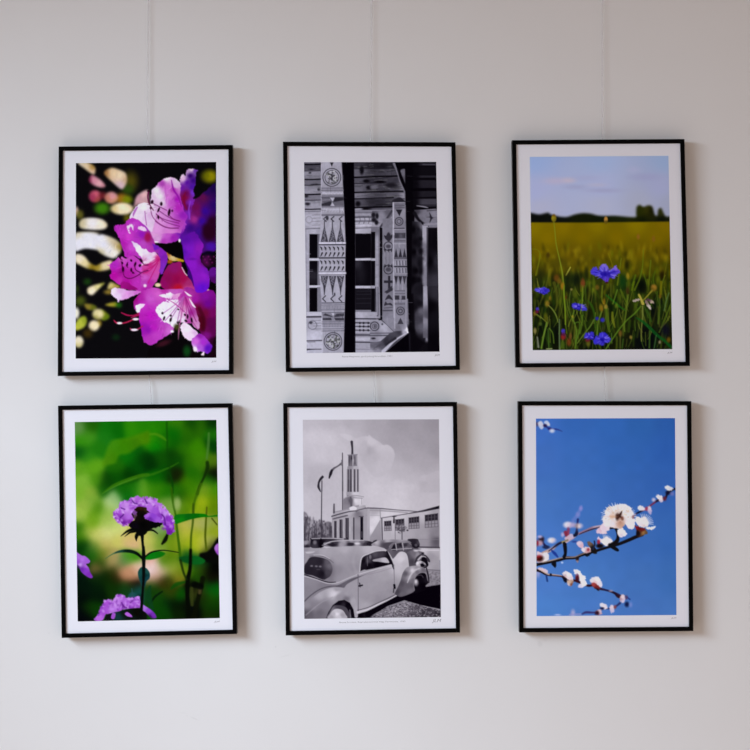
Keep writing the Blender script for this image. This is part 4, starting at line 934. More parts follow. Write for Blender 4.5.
    cv.poly([(675, 640), (690, 600), (725, 590), (725, 700), (700, 690)], [((700, 630), 'b070d0'), ((705, 680), '9c50c4')], 0.7)
    cv.use(*F)
    cv.poly([(330, 90), (420, 80), (520, 85), (585, 125), (540, 160), (440, 155), (350, 130)], [((400, 110), '0a4a18'), ((520, 125), '0a5c1c')], 0.9)
    cv.poly([(0, 745), (430, 745), (430, 760), (0, 760)], 0, 0.5, 0)
    cv.line([(440, 20), (435, 200), (410, 330), (410, 520), (430, 690)], [28, 34, 44, 40, 60], '060a04', 0.9)
    cv.line([(340, 120), (370, 240), (400, 310)], [24, 22, 20], '142406', 0.8, 0.8)
    cv.line([(560, 300), (540, 400), (500, 560), (470, 700)], [50, 44, 46, 60], '0a0e04', 1.0, 0.9)
    cv.line([(535, 400), (530, 440)], 34, '4c4424', 1.0, 0.8)
    cv.line([(450, 400), (455, 560)], [36, 30], '343c14', 1.0, 0.8)
    cv.line([(250, 400), (300, 360), (380, 335)], [20, 40, 20], '0c4808', 1.0, 0.8)
    cv.line([(160, 430), (90, 480), (50, 540)], [14, 22, 14], '061a08', 0.8)
    cv.line([(480, 360), (540, 380)], 60, '040604', 1.2, 0.9)
    cv.use(*E)
    cv.blob(600, 245, 95, 60, 'c08c6c', 0.8, 0.7)
    cv.blob(690, 190, 70, 60, 'e0c0b0', 0.8, 0.6)
    cv.line([(330, 105), (400, 60), (470, 35), (560, 30), (640, 55), (700, 110)], [4, 10, 24, 34, 30, 20], [((400, 60), '3c6c48'), ((450, 45), '1c4438'), ((560, 30), '0a1c12'), ((680, 80), '060c08')], 0.45)
    cv.poly([(650, 240), (670, 200), (700, 185), (740, 205), (768, 250), (765, 300), (735, 330), (715, 390), (690, 380), (670, 330), (655, 290)], [((670, 250), '164844'), ((745, 230), '1c4c48'), ((750, 300), '123c44'), ((720, 270), '0a2c2c')], 0.5)
    cv.poly([(560, 500), (580, 440), (660, 450), (700, 470), (690, 520)], [((600, 470), '1c4c50'), ((670, 490), '0c3430')], 0.8)
    cv.line([(590, 400), (595, 470), (570, 530)], [6, 18, 22], '244c50', 0.6)
    cv.line([(770, 380), (755, 480), (790, 600)], [24, 60, 40], '0c3c1c', 0.9, 0.8)
    cv.use(*A)
    # left violet bloom
    cv.use(*E)
    cv.poly([(30, 35), (60, 50), (100, 75), (130, 80), (178, 125), (165, 150), (140, 160), (165, 195), (180, 240), (205, 285), (180, 298), (130, 270), (95, 240), (70, 200), (30, 180)],
            [((60, 90), 'a868d8'), ((100, 110), 'b070e0'), ((150, 130), 'a05cd4'), ((80, 165), 'c090e8'), ((60, 140), '9048c4'), ((130, 210), '8434c4'), ((170, 260), '7c2cb4'), ((100, 210), '6c28a8'), ((140, 180), 'a864d4'), ((55, 190), '301850')], 0.55)
    # lower bloom
    cv.poly([(225, 715), (235, 680), (275, 640), (275, 600), (305, 570), (320, 520), (345, 512), (400, 525), (430, 480), (470, 465), (520, 485), (560, 500), (600, 500), (640, 480), (668, 490), (670, 600), (560, 600), (500, 605), (440, 670), (400, 705), (340, 650), (300, 715)],
            [((260, 690), 'b868e0'), ((320, 640), 'a04ccc'), ((340, 540), 'a850d0'), ((400, 600), 'b878e0'), ((450, 500), 'c080e4'), ((500, 540), 'b068d8'), ((440, 570), 'c48ce8'), ((480, 620), 'a858d4'), ((540, 560), 'a85cd4'), ((620, 530), 'a054cc'), ((640, 580), 'b068d8'), ((580, 590), '8438b0'), ((500, 570), '702a9c'), ((380, 560), '8c3cbc')], 0.45)
    for k in range(60):
        x, y = rs.uniform(280, 660), rs.uniform(490, 660)
        if y > 620 and x > 480:
            continue
        if x < 420 and y < 560 or x < 300:
            continue
        cv.blob(x, y, rs.uniform(10, 26), rs.uniform(6, 14), rs.choice(['c890ec', 'b870e0', '8c40bc', '7830a8', 'd0a0f0']), 0.7, 0.55, rs.uniform(0, 180))
    cv.poly([(340, 660), (400, 640), (480, 620), (560, 600), (700, 600), (720, 720), (400, 720), (330, 715)], [((360, 690), '0f1014'), ((450, 680), '123438'), ((520, 640), '0a1810'), ((640, 640), '0a0a06'), ((600, 700), '0a1410')], 0.6)
    cv.poly([(385, 690), (400, 640), (430, 650), (415, 700)], '9c50c8', 0.5)
    cv.poly([(520, 650), (545, 632), (580, 655), (595, 680), (550, 675)], 'b060d8', 0.45)
    cv.line([(490, 540), (510, 575), (540, 590)], 14, '5c1c80', 0.5, 0.7)
    cv.line([(575, 540), (600, 520)], 12, '6c2890', 0.5, 0.7)
    cv.poly([(695, 560), (720, 570), (780, 610), (820, 650), (832, 690), (780, 690), (730, 640), (695, 610)], [((715, 590), 'a870dc'), ((760, 620), '8c44cc'), ((800, 660), '742cb4'), ((770, 680), '3c1458')], 0.5)
    # main stem
    cv.use(*C_)
    cv.poly([(672, 480), (712, 480), (708, 560), (715, 640), (725, 760), (690, 760), (690, 640), (682, 560)], '0a0e0a', 0.4, 1, False)
    cv.use(*E)
    cv.line([(705, -10), (708, 100), (706, 300), (698, 420), (688, 560), (680, 680)], [26, 36, 26, 24, 28, 34], '070b0a', 0.4)
    cv.use(*D)
    # flower head
    cv.jit = 0.3
    cv.use(*C_)
    cv.poly([(405, 280), (430, 265), (465, 240), (475, 190), (500, 172), (550, 175), (585, 135), (640, 122), (680, 130), (720, 150), (760, 135), (800, 150), (850, 180), (880, 205), (900, 240), (945, 260), (960, 300), (990, 330), (1005, 400), (1008, 460), (980, 500), (945, 495), (920, 440), (900, 400), (870, 380), (800, 360), (720, 300), (640, 310), (610, 350), (580, 385), (540, 400), (505, 410), (480, 380), (430, 345), (415, 325)],
            [((425, 290), '8c34bc'), ((440, 330), '7a24a4'), ((480, 270), 'a858d4'), ((490, 210), 'b878dc'), ((540, 200), 'c48ce4'), ((600, 150), 'c88ce4'), ((650, 140), 'ac60d0'), ((590, 230), '9848c4'), ((540, 250), 'c890e8'), ((600, 280), 'c48ce8'), ((560, 330), 'b068dc'), ((510, 390), '6c1c94'), ((570, 370), '8030a8'), ((700, 180), 'b870dc'), ((760, 170), 'cc98ec'), ((820, 200), 'b46cdc'), ((880, 240), 'c080e8'), ((850, 250), '9a44c8'), ((920, 290), 'c08ce8'), ((950, 340), '8c34c4'), ((975, 400), '8830c4'), ((970, 470), '6c1c9c'), ((930, 400), '7424b0'), ((840, 320), 'a458dc'), ((800, 340), '8c40cc'), ((870, 360), '9c54d4'), ((660, 220), '7830a0'), ((620, 190), '8c3cb8'), ((690, 210), 'a050c8')], 0.45)
    for k in range(120):
        t = rs.rand()
        x = 430 + 560 * t
        y = 190 + 300 * (t - 0.42) ** 2 * 3.0 + rs.uniform(-70, 110)
        if y > 400 - 40 * (t < 0.4) and t < 0.8:
            continue
        if x > 700 and y > 400 - (x - 1000) * 0.0 + 60 or x > 900 and y > 480:
            continue
        if (x - 640) ** 2 / 120 ** 2 + (y - 320) ** 2 / 90 ** 2 < 1 or y < 150 + 500 * (t - 0.5) ** 2:
            continue
        cv.blob(x, y, rs.uniform(10, 26), rs.uniform(6, 13), rs.choice(['d0a0f0', 'b870e0', '8838b8', '7428a4', 'd4acf0', 'a050d0']), 0.7, 0.55, rs.uniform(0, 180))
    for P in ([(585, 150), (610, 185), (640, 195)], [(470, 230), (520, 250)], [(600, 290), (640, 240)], [(880, 300), (910, 330), (920, 400)], [(720, 150), (740, 190)], [(480, 330), (510, 300)]):
        cv.line(P, 13, '50187c', 0.5, 0.8)
    # dark calyx and bracts
    cv.poly([(590, 300), (610, 262), (630, 235), (680, 222), (720, 230), (790, 240), (805, 270), (780, 300), (790, 340), (870, 375), (900, 390), (860, 420), (800, 440), (740, 465), (715, 500), (680, 512), (650, 500), (620, 460), (560, 410), (590, 370), (620, 350)],
            [((680, 238), '30180a'), ((640, 255), '201008'), ((725, 250), '2c200c'), ((660, 275), '0c0808'), ((700, 280), '100a08'), ((690, 310), '080606'), ((700, 400), '040404'), ((620, 420), '0a0610'), ((800, 400), '060608'), ((680, 480), '060606')], 0.45)
    cv.poly([(600, 270), (628, 262), (640, 300), (622, 340), (606, 320)], [((615, 285), '8c50b4'), ((622, 325), '5c4450')], 0.4, 0.8)
    cv.poly([(735, 215), (790, 215), (850, 260), (890, 330), (870, 345), (800, 300), (745, 262)], [((760, 230), 'b068dc'), ((820, 270), '9c50d0'), ((860, 320), '8838bc')], 0.45)
    cv.poly([(715, 315), (745, 285), (790, 285), (850, 315), (885, 365), (860, 382), (790, 368), (735, 350)], [((745, 305), 'a860dc'), ((800, 315), '8c40cc'), ((770, 345), '6c28a4'), ((850, 355), '9c54d4')], 0.45)
    for P, w in (([(640, 455), (590, 450), (540, 470), (482, 515)], [22, 28, 22, 4]), ([(620, 470), (570, 480), (520, 520)], [20, 18, 3]), ([(655, 480), (635, 520), (636, 565)], [40, 34, 4]), ([(715, 480), (750, 460), (800, 458), (845, 490)], [30, 14, 18, 8]), ([(700, 500), (735, 480)], [20, 10])):
        cv.line(P, w, '060806', 0.4)
    cv.line([(460, 660), (510, 650)], 8, '1c4438', 0.5, 0.4)
    # ragged petal edges round the heads
    for P, n in (([(410, 300), (430, 262), (468, 235), (478, 188), (510, 172), (560, 168), (590, 134), (645, 122), (700, 135), (760, 132), (820, 152), (880, 195), (925, 245), (960, 290), (992, 340), (1008, 420), (1000, 490)], 60),
                 ([(415, 320), (450, 360), (490, 395), (520, 405), (570, 388)], 14)):
        Q = catmull(P, False, 8)
        for k in range(n):
            x, y = Q[int(rs.rand() * (len(Q) - 1))]
            cv.poly([(x - 12, y + rs.uniform(0, 10)), (x + rs.uniform(-8, 8), y - rs.uniform(6, 15)), (x + 13, y + rs.uniform(0, 10)), (x, y + 16)], rs.choice(['c890ec', 'b068d8', 'a050cc', '8c3cbc', 'd4acf0']), 0.35, 0.8)
    cv.use(*E)
    Q = catmull([(230, 700), (270, 640), (280, 600), (310, 560), (325, 518), (360, 512), (410, 522), (440, 475), (480, 465), (530, 485), (570, 500), (620, 490), (665, 485)], False, 8)
    for k in range(40):
        x, y = Q[int(rs.rand() * (len(Q) - 1))]
        cv.poly([(x - 14, y + rs.uniform(0, 10)), (x + rs.uniform(-10, 8), y - rs.uniform(5, 14)), (x + 14, y + rs.uniform(0, 10)), (x, y + 18)], rs.choice(['c890ec', 'b068d8', 'a050cc', '8c3cbc', 'c080e4']), 0.35, 0.8)
    cv.finish(61, 0.012, 0.22)
def print_old_cars(cv):
    K = 10.135
    A, B, C_, D, E, F = (300, 416, K), (368, 416, K), (300, 482, K), (368, 482, K), (300, 546, K), (368, 546, K)
    rs = np.random.RandomState(5)

    def G(g):
        return (g + 1, g - 4, g + 6)
    # sky and clouds
    cv.use(0, 0, 1)
    cv.poly([(295, 410), (450, 410), (450, 560), (295, 560)], [((306, 424), G(182)), ((330, 422), G(178)), ((350, 424), G(172)), ((375, 424), G(164)), ((400, 424), G(154)), ((435, 424), G(150)), ((310, 440), G(190)), ((330, 440), G(192)), ((345, 433), G(184)), ((320, 455), G(190)), ((306, 468), G(178)), ((325, 475), G(178)), ((312, 480), G(172)), ((340, 455), G(188)), ((395, 440), G(160)), ((420, 440), G(157)), ((436, 450), G(154)), ((408, 455), G(164)), ((425, 462), G(166)), ((400, 470), G(178)), ((306, 500), G(184)), ((320, 500), G(180)), ((345, 485), G(182)), ((380, 475), G(188)), ((375, 490), G(194)), ((400, 490), G(196)), ((420, 485), G(182)), ((436, 480), G(176)), ((395, 505), G(198)), ((430, 500), G(186)), ((310, 515), G(182))], 0.4, 1, False)
    cv.blob(318, 436, 14, 6, G(196), 0.9, 0.5)
    cv.blob(320, 470, 14, 5, G(170), 0.9, 0.5)
    cv.use(*A)
    cv.poly([(400, 185), (460, 180), (520, 200), (560, 225), (640, 205), (720, 215), (800, 260), (850, 300), (880, 290), (920, 310), (950, 350), (955, 420), (900, 560), (760, 620), (640, 480), (560, 300), (470, 240)], [((460, 200), G(192)), ((560, 250), G(186)), ((720, 250), G(194)), ((860, 320), G(190)), ((900, 420), G(186)), ((780, 400), G(176)), ((720, 360), G(164)), ((820, 520), G(184)), ((660, 300), G(178))], 1.0, 0.9)
    cv.use(*B)
    cv.poly([(0, 205), (60, 240), (110, 285), (150, 295), (200, 295), (250, 340), (268, 380), (260, 440), (180, 520), (0, 500)], [((40, 260), G(192)), ((130, 320), G(190)), ((220, 340), G(188)), ((230, 420), G(182)), ((60, 420), G(176)), ((20, 350), G(168)), ((120, 480), G(184))], 0.7, 0.8)
    cv.poly([(420, 720), (470, 680), (520, 650), (530, 610), (620, 590), (730, 560), (730, 760), (420, 760)], [((560, 620), G(184)), ((680, 590), G(180)), ((560, 690), G(172)), ((680, 690), G(176)), ((480, 720), G(186))], 0.8, 0.8)
    cv.poly([(20, 740), (120, 690), (220, 680), (300, 650), (400, 700), (460, 690), (430, 760), (20, 760)], G(192), 1.2, 0.6)
    # far trees
    cv.use(*C_)
    cv.poly([(30, 330), (60, 310), (85, 350), (110, 380), (150, 385), (190, 420), (240, 420), (280, 400), (320, 430), (330, 600), (30, 610)], [((60, 380), G(110)), ((120, 430), G(150)), ((80, 500), G(80)), ((170, 480), G(104)), ((260, 470), G(110)), ((300, 540), G(74)), ((150, 560), G(64)), ((60, 580), G(84))], 0.9, 0.85)
    for k in range(230):
        x, y = rs.uniform(38, 325), 600 - 270 * rs.rand() ** 1.1
        if y < 330 + 0.32 * (x - 40):
            continue
        cv.blob(x, y, rs.uniform(5, 14), rs.uniform(6, 20), G(rs.choice([46, 70, 94, 150, 168])), 0.8, 0.5)
    for k in range(14):
        x = rs.uniform(45, 320)
        cv.line([(x, 600), (x + rs.uniform(-15, 15), 470), (x + rs.uniform(-30, 30), 360 + 0.3 * (x - 40))], [9, 6, 3], G(60), 0.4, 0.6)
    cv.line([(45, 590), (52, 460), (60, 360)], [26, 20, 12], G(70), 0.7, 0.7)
    # flags
    cv.use(*A)
    cv.line([(430, 375), (433, 760)], [9, 11], G(70), 0.35)
    cv.line([(422, 480), (380, 510), (345, 530), (322, 555)], [22, 14, 20, 26], G(92), 0.4)
    cv.line([(322, 550), (312, 580), (296, 628)], [20, 30, 14], G(36), 0.4)
    cv.line([(424, 450), (424, 500)], 12, G(110), 0.4)
    cv.line([(225, 600), (224, 760)], [6, 9], G(140), 0.35)
    cv.line([(228, 618), (205, 645), (190, 680), (188, 720), (205, 755)], [26, 24, 18, 24, 10], G(44), 0.4)
    cv.use(*C_)
    cv.line([(432, -10), (432, 370)], 10, G(72), 0.35)
    cv.line([(222, -10), (218, 300), (216, 575)], [9, 10, 11], G(64), 0.35)
    cv.line([(190, 0), (190, 60), (208, 98)], [16, 16, 8], G(52), 0.4)
    # tower
    cv.use(*A)
    cv.line([(524, 262), (530, 330), (530, 400)], [26, 20, 22], G(58), 0.4)
    cv.blob(525, 265, 10, 10, G(60), 0.5)
    cv.rect(490, 392, 580, 510, [((500, 450), G(74)), ((520, 430), G(60)), ((545, 450), G(150)), ((570, 430), G(140)), ((560, 500), G(120))], 0.4)
    cv.line([(508, 400), (508, 505)], 9, G(120), 0.35, 0.7)
    cv.line([(536, 390), (536, 500)], 9, G(168), 0.35)
    cv.line([(556, 415), (556, 485)], 14, G(96), 0.35)
    cv.line([(576, 400), (576, 490)], 7, G(150), 0.35)
    cv.line([(485, 395), (580, 390)], 9, G(130), 0.35)
    cv.poly([(478, 545), (482, 510), (590, 505), (596, 545)], [((500, 525), G(140)), ((570, 525), G(172))], 0.4, 1, False)
    cv.rect(474, 540, 598, 1245, [((480, 800), G(120)), ((540, 800), G(158)), ((590, 800), G(166)), ((510, 1000), G(140))], 0.4)
    for x, w, g in ((488, 12, 60), (502, 8, 120), (516, 15, 66), (532, 10, 176), (554, 14, 78), (570, 8, 180), (586, 12, 84), (479, 6, 150)):
        cv.line([(x, 545), (x, 760)], w, G(g), 0.3)
    cv.use(*C_)
    for x, w, g in ((488, 13, 60), (502, 8, 120), (517, 16, 64), (533, 10, 180), (554, 16, 76), (570, 8, 182), (586, 13, 82), (478, 6, 150), (596, 6, 160)):
        cv.line([(x, -20), (x, 98)], w, G(g), 0.3)
    cv.rect(470, 100, 600, 135, [((490, 120), G(150)), ((560, 115), G(192))], 0.4)
    cv.poly([(440, 170), (520, 132), (640, 150), (630, 225), (520, 250), (440, 290)], [((470, 200), G(124)), ((470, 260), G(134)), ((570, 190), G(204)), ((510, 190), G(90)), ((600, 160), G(196)), ((620, 200), G(200))], 0.4, 1, False)
    cv.line([(440, 172), (520, 136), (645, 150)], 9, G(150), 0.35)
    cv.line([(515, 160), (520, 240)], 22, G(92), 0.5)
    cv.line([(525, 158), (632, 164)], 8, G(140), 0.35)
    cv.line([(625, 165), (625, 225)], 6, G(150), 0.35)
    # main hall
    cv.poly([(322, 345), (345, 300), (420, 285), (500, 270), (560, 262), (640, 235), (662, 235), (670, 262), (760, 270), (760, 640), (330, 640)], [((360, 320), G(160)), ((480, 280), G(176)), ((540, 250), G(198)), ((600, 260), G(168)), ((690, 300), G(150)), ((690, 500), G(146)), ((580, 500), G(136)), ((740, 400), G(204)), ((590, 320), G(118)), ((420, 330), G(160)), ((460, 560), G(130)), ((360, 520), G(140))], 0.4, 1, False)
    cv.poly([(500, 262), (540, 245), (575, 262), (560, 290), (510, 285)], G(206), 0.5)
    cv.line([(322, 348), (400, 325), (500, 300), (580, 290)], [12, 12, 11, 9], G(72), 0.35)
    cv.line([(345, 305), (500, 275)], 7, G(120), 0.35, 0.7)
    cv.line([(570, 300), (590, 285), (660, 268)], 12, G(100), 0.4)
    cv.line([(660, 264), (765, 272)], 10, G(92), 0.35)
    cv.line([(335, 375), (480, 340)], 14, G(104), 0.4)
    cv.line([(345, 368), (470, 338)], 5, G(60), 0.3, 0.8)
    cv.line([(345, 225), (344, 310)], [14, 20], G(84), 0.4)
    for x0, x1, y0, g in ((345, 372, 395, 62), (400, 430, 380, 50), (460, 494, 365, 56), (538, 552, 360, 70), (612, 640, 355, 24)):
        cv.rect(x0, y0, x1, 590, G(g), 0.4)
    cv.rect(612, 500, 640, 565, G(60), 0.5)
    cv.line([(420, 380), (420, 560)], 6, G(110), 0.3)
    cv.line([(478, 370), (478, 560)], 6, G(104), 0.3)
    for x0, x1, y0 in ((330, 345, 390), (372, 400, 380), (434, 460, 375), (497, 535, 350)):
        cv.rect(x0, y0, x1, 595, [((x0, 480), G(172)), ((x1, 480), G(148))], 0.35)
    cv.line([(600, 350), (645, 348)], 10, G(84), 0.4)
    cv.poly([(645, 275), (705, 268), (710, 600), (645, 600)], G(154), 0.4, 1, False)
    cv.poly([(708, 275), (760, 280), (760, 470), (712, 540)], G(206), 0.4, 1, False)
    cv.line([(665, 338), (760, 340)], 5, G(140), 0.3, 0.6)
    # side wing
    cv.use(*D)
    cv.poly([(-5, 265), (120, 268), (260, 280), (480, 300), (480, 640), (-5, 640)], [((60, 300), G(168)), ((80, 380), G(206)), ((30, 480), G(204)), ((200, 330), G(200)), ((100, 540), G(150)), ((60, 590), G(140))], 0.4, 1, False)
    cv.line([(-5, 264), (120, 268), (280, 282), (490, 298)], [14, 12, 9, 8], G(96), 0.35)
    cv.line([(-5, 285), (120, 290), (280, 300), (400, 310)], [16, 14, 12, 8], G(150), 0.5)
    cv.line([(20, 340), (120, 340)], 5, G(150), 0.35, 0.7)
    cv.poly([(20, 560), (130, 370), (145, 640), (20, 640)], [((60, 560), G(146)), ((120, 450), G(150)), ((80, 620), G(134))], 0.4, 1, False)
    cv.rect(-5, 270, 18, 610, [((5, 400), G(166)), ((8, 550), G(158))], 0.4)
    cv.poly([(130, 372), (240, 350), (400, 318), (560, 288), (722, 248), (722, 700), (140, 640)], [((180, 380), G(188)), ((300, 350), G(190)), ((560, 320), G(182)), ((700, 300), G(160)), ((200, 540), G(172)), ((400, 540), G(164)), ((560, 540), G(156)), ((700, 520), G(130)), ((700, 600), G(92)), ((560, 620), G(146)), ((260, 460), G(182))], 0.4, 1, False)
    cv.poly([(480, 300), (560, 283), (722, 240), (722, 270), (560, 302), (400, 325), (250, 350)], [((500, 300), G(76)), ((640, 278), G(42)), ((710, 256), G(26)), ((300, 340), G(130))], 0.4, 1, False)
    cv.line([(135, 365), (240, 348), (400, 322)], 10, G(112), 0.35)
    cv.line([(140, 370), (146, 600)], [10, 9], G(60), 0.35)
    cv.line([(122, 280), (126, 370)], 8, G(140), 0.35)
    cv.line([(264, 345), (262, 410)], [10, 18], G(48), 0.4)
    cv.line([(250, 350), (285, 348)], 8, G(40), 0.4)
    cv.line([(274, 380), (276, 580)], 8, G(110), 0.35, 0.8)
    for x0, y0, x1, y1, sl, n in ((165, 398, 235, 495, -6, 3), (280, 380, 365, 490, -8, 3), (413, 362, 517, 475, -14, 4), (577, 335, 708, 462, -18, 4)):
        cv.poly([(x0, y0), (x1, y0 + sl), (x1 + 2, y1 + sl * 0.4), (x0 + 2, y1)], G(140), 0.4, 1, False)
        ym = y0 + (y1 - y0) * 0.5
        cv.poly([(x0, y0), (x1, y0 + sl), (x1, ym + sl * 0.7), (x0, ym)], G(46), 0.4, 1, False)
        for k in range(n + 1):
            x = x0 + (x1 - x0) * k / n
            cv.line([(x, y0 + sl * k / n), (x + 2, y1 + sl * 0.5 * k / n)], 6, G(92), 0.3, 0.9)
        for f in (0.25, 0.5, 0.75, 1.0):
            cv.line([(x0, y0 + (y1 - y0) * f), (x1, y0 + sl * (1 - 0.5 * f) + (y1 - y0) * f)], 5, G(84), 0.3, 0.8)
    for k in range(60):
        a, q = rs.uniform(0, 6.28), math.sqrt(rs.rand())
        cv.blob(330 + 60 * q * math.cos(a), 465 + 55 * q * math.sin(a), 8, 7, G(rs.choice([60, 84, 104])), 0.6, 0.6)
    cv.line([(345, 470), (345, 590)], 10, G(84), 0.4)
    cv.blob(400, 490, 10, 8, G(60), 0.6)
    cv.line([(460, 580), (722, 585)], 6, G(130), 0.4, 0.6)
    # street and far cars
    cv.use(*D)
    cv.poly([(420, 660), (722, 668), (722, 1400), (300, 1400)], [((560, 690), G(184)), ((680, 680), G(172)), ((640, 760), G(150)), ((620, 880), G(160)), ((680, 900), G(150)), ((640, 1040), G(140))], 0.4, 1, False)
    cv.line([(520, 660), (722, 664)], 14, G(66), 0.5)
    cv.line([(540, 690), (722, 692)], 10, G(196), 0.5)
    cv.use(*F)
    cv.line([(590, 240), (735, 248)], 9, G(84), 0.4, 0.8)
    cv.poly([(440, 240), (735, 250), (735, 420), (560, 420)], [((640, 280), G(138)), ((700, 350), G(126)), ((620, 400), G(132))], 0.5, 1, False)
    for k in range(120):
        cv.blob(rs.uniform(600, 730), rs.uniform(255, 410), 9, 5, G(rs.choice([92, 160])), 0.7, 0.4)
    cv.use(*C_)
    cv.poly([(30, 600), (110, 600), (110, 640), (100, 665), (30, 660)], [((60, 620), G(140)), ((70, 650), G(40))], 0.4)
    cv.rect(30, 665, 260, 750, [((60, 690), G(136)), ((180, 690), G(150)), ((60, 730), G(170))], 0.5)
    cv.poly([(110, 590), (125, 570), (430, 568), (470, 585), (440, 605), (250, 610), (235, 660), (115, 665)], [((130, 600), G(30)), ((150, 640), G(60)), ((215, 630), G(12)), ((300, 585), G(50)), ((420, 590), G(84))], 0.4)
    cv.line([(120, 574), (300, 570), (440, 578)], [9, 10, 14], G(160), 0.4)
    cv.blob(150, 612, 18, 20, G(110), 0.6)
    cv.line([(212, 580), (210, 660)], 18, G(10), 0.4)
    cv.poly([(235, 650), (260, 620), (330, 600), (420, 590), (520, 588), (640, 592), (720, 605), (740, 640), (500, 660)], [((290, 630), G(130)), ((360, 620), G(60)), ((330, 635), G(30)), ((440, 605), G(150)), ((420, 640), G(150)), ((520, 600), G(140)), ((510, 632), G(48)), ((580, 625), G(160)), ((640, 600), G(110)), ((660, 630), G(60)), ((715, 625), G(28))], 0.45)
    cv.line([(250, 632), (330, 602), (520, 590), (640, 592)], 9, G(176), 0.4)
    cv.blob(320, 635, 44, 13, G(36), 0.5)
    cv.blob(515, 630, 34, 14, G(44), 0.5)
    cv.blob(580, 624, 26, 9, G(196), 0.5)
    cv.poly([(40, 715), (110, 705), (160, 712), (60, 760), (40, 760)], G(176), 0.5)
    cv.blob(75, 745, 26, 14, G(30), 0.6)
    # second car behind
    cv.use(*D)
    cv.poly([(400, 590), (440, 575), (500, 578), (515, 600), (525, 640), (500, 675), (440, 670)], [((460, 600), G(40)), ((490, 640), G(20)), ((510, 620), G(70))], 0.45)
    cv.blob(487, 640, 15, 15, G(84), 0.5)
    cv.poly([(-10, 615), (40, 610), (60, 595), (90, 590), (40, 645), (-10, 640)], G(40), 0.5)
    cv.poly([(35, 640), (60, 612), (120, 590), (200, 582), (300, 583), (400, 592), (440, 615), (430, 640), (500, 690), (560, 720), (570, 800), (340, 880), (200, 700), (120, 660)],
            [((80, 610), G(176)), ((200, 595), G(164)), ((340, 600), G(150)), ((60, 635), G(140)), ((160, 640), G(80)), ((220, 650), G(110)), ((200, 690), G(96)), ((280, 700), G(84)), ((450, 690), G(84)), ((420, 740), G(60)), ((500, 720), G(110)), ((330, 740), G(90)), ((380, 800), G(74))], 0.45)
    cv.poly([(150, 645), (180, 615), (250, 610), (280, 612), (230, 640), (200, 680), (180, 680)], G(74), 0.6)
    cv.poly([(235, 680), (255, 640), (270, 625), (285, 690), (250, 695)], G(28), 0.4, 1, False)
    cv.poly([(280, 625), (340, 615), (352, 690), (290, 692)], [((300, 650), G(60)), ((330, 640), G(40)), ((330, 680), G(84))], 0.4, 1, False)
    cv.poly([(355, 620), (410, 615), (438, 665), (365, 680)], [((380, 640), G(54)), ((420, 640), G(90)), ((390, 670), G(110))], 0.4, 1, False)
    for P in ([(282, 622), (292, 692)], [(350, 618), (360, 690)], [(240, 685), (440, 672)]):
        cv.line(P, 8, G(160), 0.35)
    cv.line([(215, 655), (245, 625), (290, 612), (400, 610), (440, 640)], 8, G(120), 0.4)
    cv.use(*F)
    cv.poly([(345, 120), (380, 70), (450, 45), (510, 60), (520, 110), (480, 160), (460, 200), (400, 210)], [((400, 110), G(84)), ((470, 80), G(110)), ((440, 160), G(70)), ((500, 90), G(140)), ((380, 160), G(100))], 0.5)
    cv.line([(480, 165), (500, 120), (540, 90), (580, 100), (610, 140), (625, 160)], [16, 22, 16, 20, 30, 10], G(60), 0.45)
    cv.line([(510, 140), (545, 105), (580, 115)], 16, G(176), 0.45)
    cv.poly([(545, 120), (580, 115), (605, 160), (610, 200), (570, 225), (540, 190)], G(16), 0.5)
    cv.blob(555, 72, 14, 8, G(20), 0.6)
    cv.line([(555, 78), (555, 100)], 6, G(60), 0.4)
    cv.blob(488, 42, 26, 14, G(190), 0.6)
    cv.blob(495, 30, 34, 8, G(90), 0.7)
    # ground
    cv.poly([(300, 470), (420, 440), (735, 390), (735, 640), (540, 600), (370, 550), (120, 640), (0, 690), (-300, 800), (-300, 640)], G(6), 0.5, 1, False)
    cv.poly([(-310, 760), (0, 660), (160, 620), (350, 560), (380, 555), (520, 600), (735, 655), (735, 730), (-310, 730)], [((100, 700), G(120)), ((250, 620), G(132)), ((380, 590), G(128)), ((500, 640), G(84)), ((650, 670), G(70)), ((560, 700), G(60)), ((0, 700), G(100)), ((700, 700), G(48))], 0.5, 1, False)
    for k in range(800):
        x, y = rs.uniform(-60, 730), rs.uniform(560, 722)
        lim = 690 - 0.35 * x if x < 370 else 552 + 0.28 * (x - 370)
        if y < lim:
            continue
        cv.blob(x, y, rs.uniform(4, 9), rs.uniform(3, 5), G(rs.choice([34, 60, 84, 168, 186])), 0.6, 0.6)
    cv.use(*E)
    cv.poly([(560, 690), (760, 610), (800, 640), (700, 740), (560, 740)], [((600, 710), G(6)), ((680, 700), G(24)), ((740, 650), G(10)), ((760, 700), G(90))], 0.5, 1, False)
    # the light cabriolet: roof, body, wings
    cv.poly([(38, 90), (70, 80), (130, 70), (190, 40), (300, 15), (420, 5), (560, 0), (700, 2), (800, 10), (860, 35), (905, 80), (940, 130), (1010, 60), (1080, 80), (1105, 200), (1110, 300), (1000, 500), (970, 500), (690, 640), (580, 690), (560, 640), (45, 640)],
            [((130, 90), G(140)), ((250, 40), G(158)), ((450, 30), G(166)), ((700, 10), G(174)), ((420, 120), G(150)), ((380, 250), G(132)), ((540, 130), G(146)), ((560, 220), G(138)), ((450, 320), G(142)), ((100, 350), G(132)), ((80, 450), G(126)), ((250, 400), G(120)), ((600, 300), G(150)), ((700, 400), G(150)), ((680, 520), G(146)), ((660, 610), G(158)), ((900, 400), G(146)), ((850, 300), G(156)), ((1020, 130), G(196)), ((980, 220), G(180)), ((1060, 180), G(176)), ((800, 560), G(136)), ((950, 460), G(140)), ((520, 400), G(150))], 0.45)
    # roof creases
    cv.line([(100, 105), (180, 98), (270, 120), (340, 170)], [8, 10, 14, 6], G(100), 0.5, 0.8)
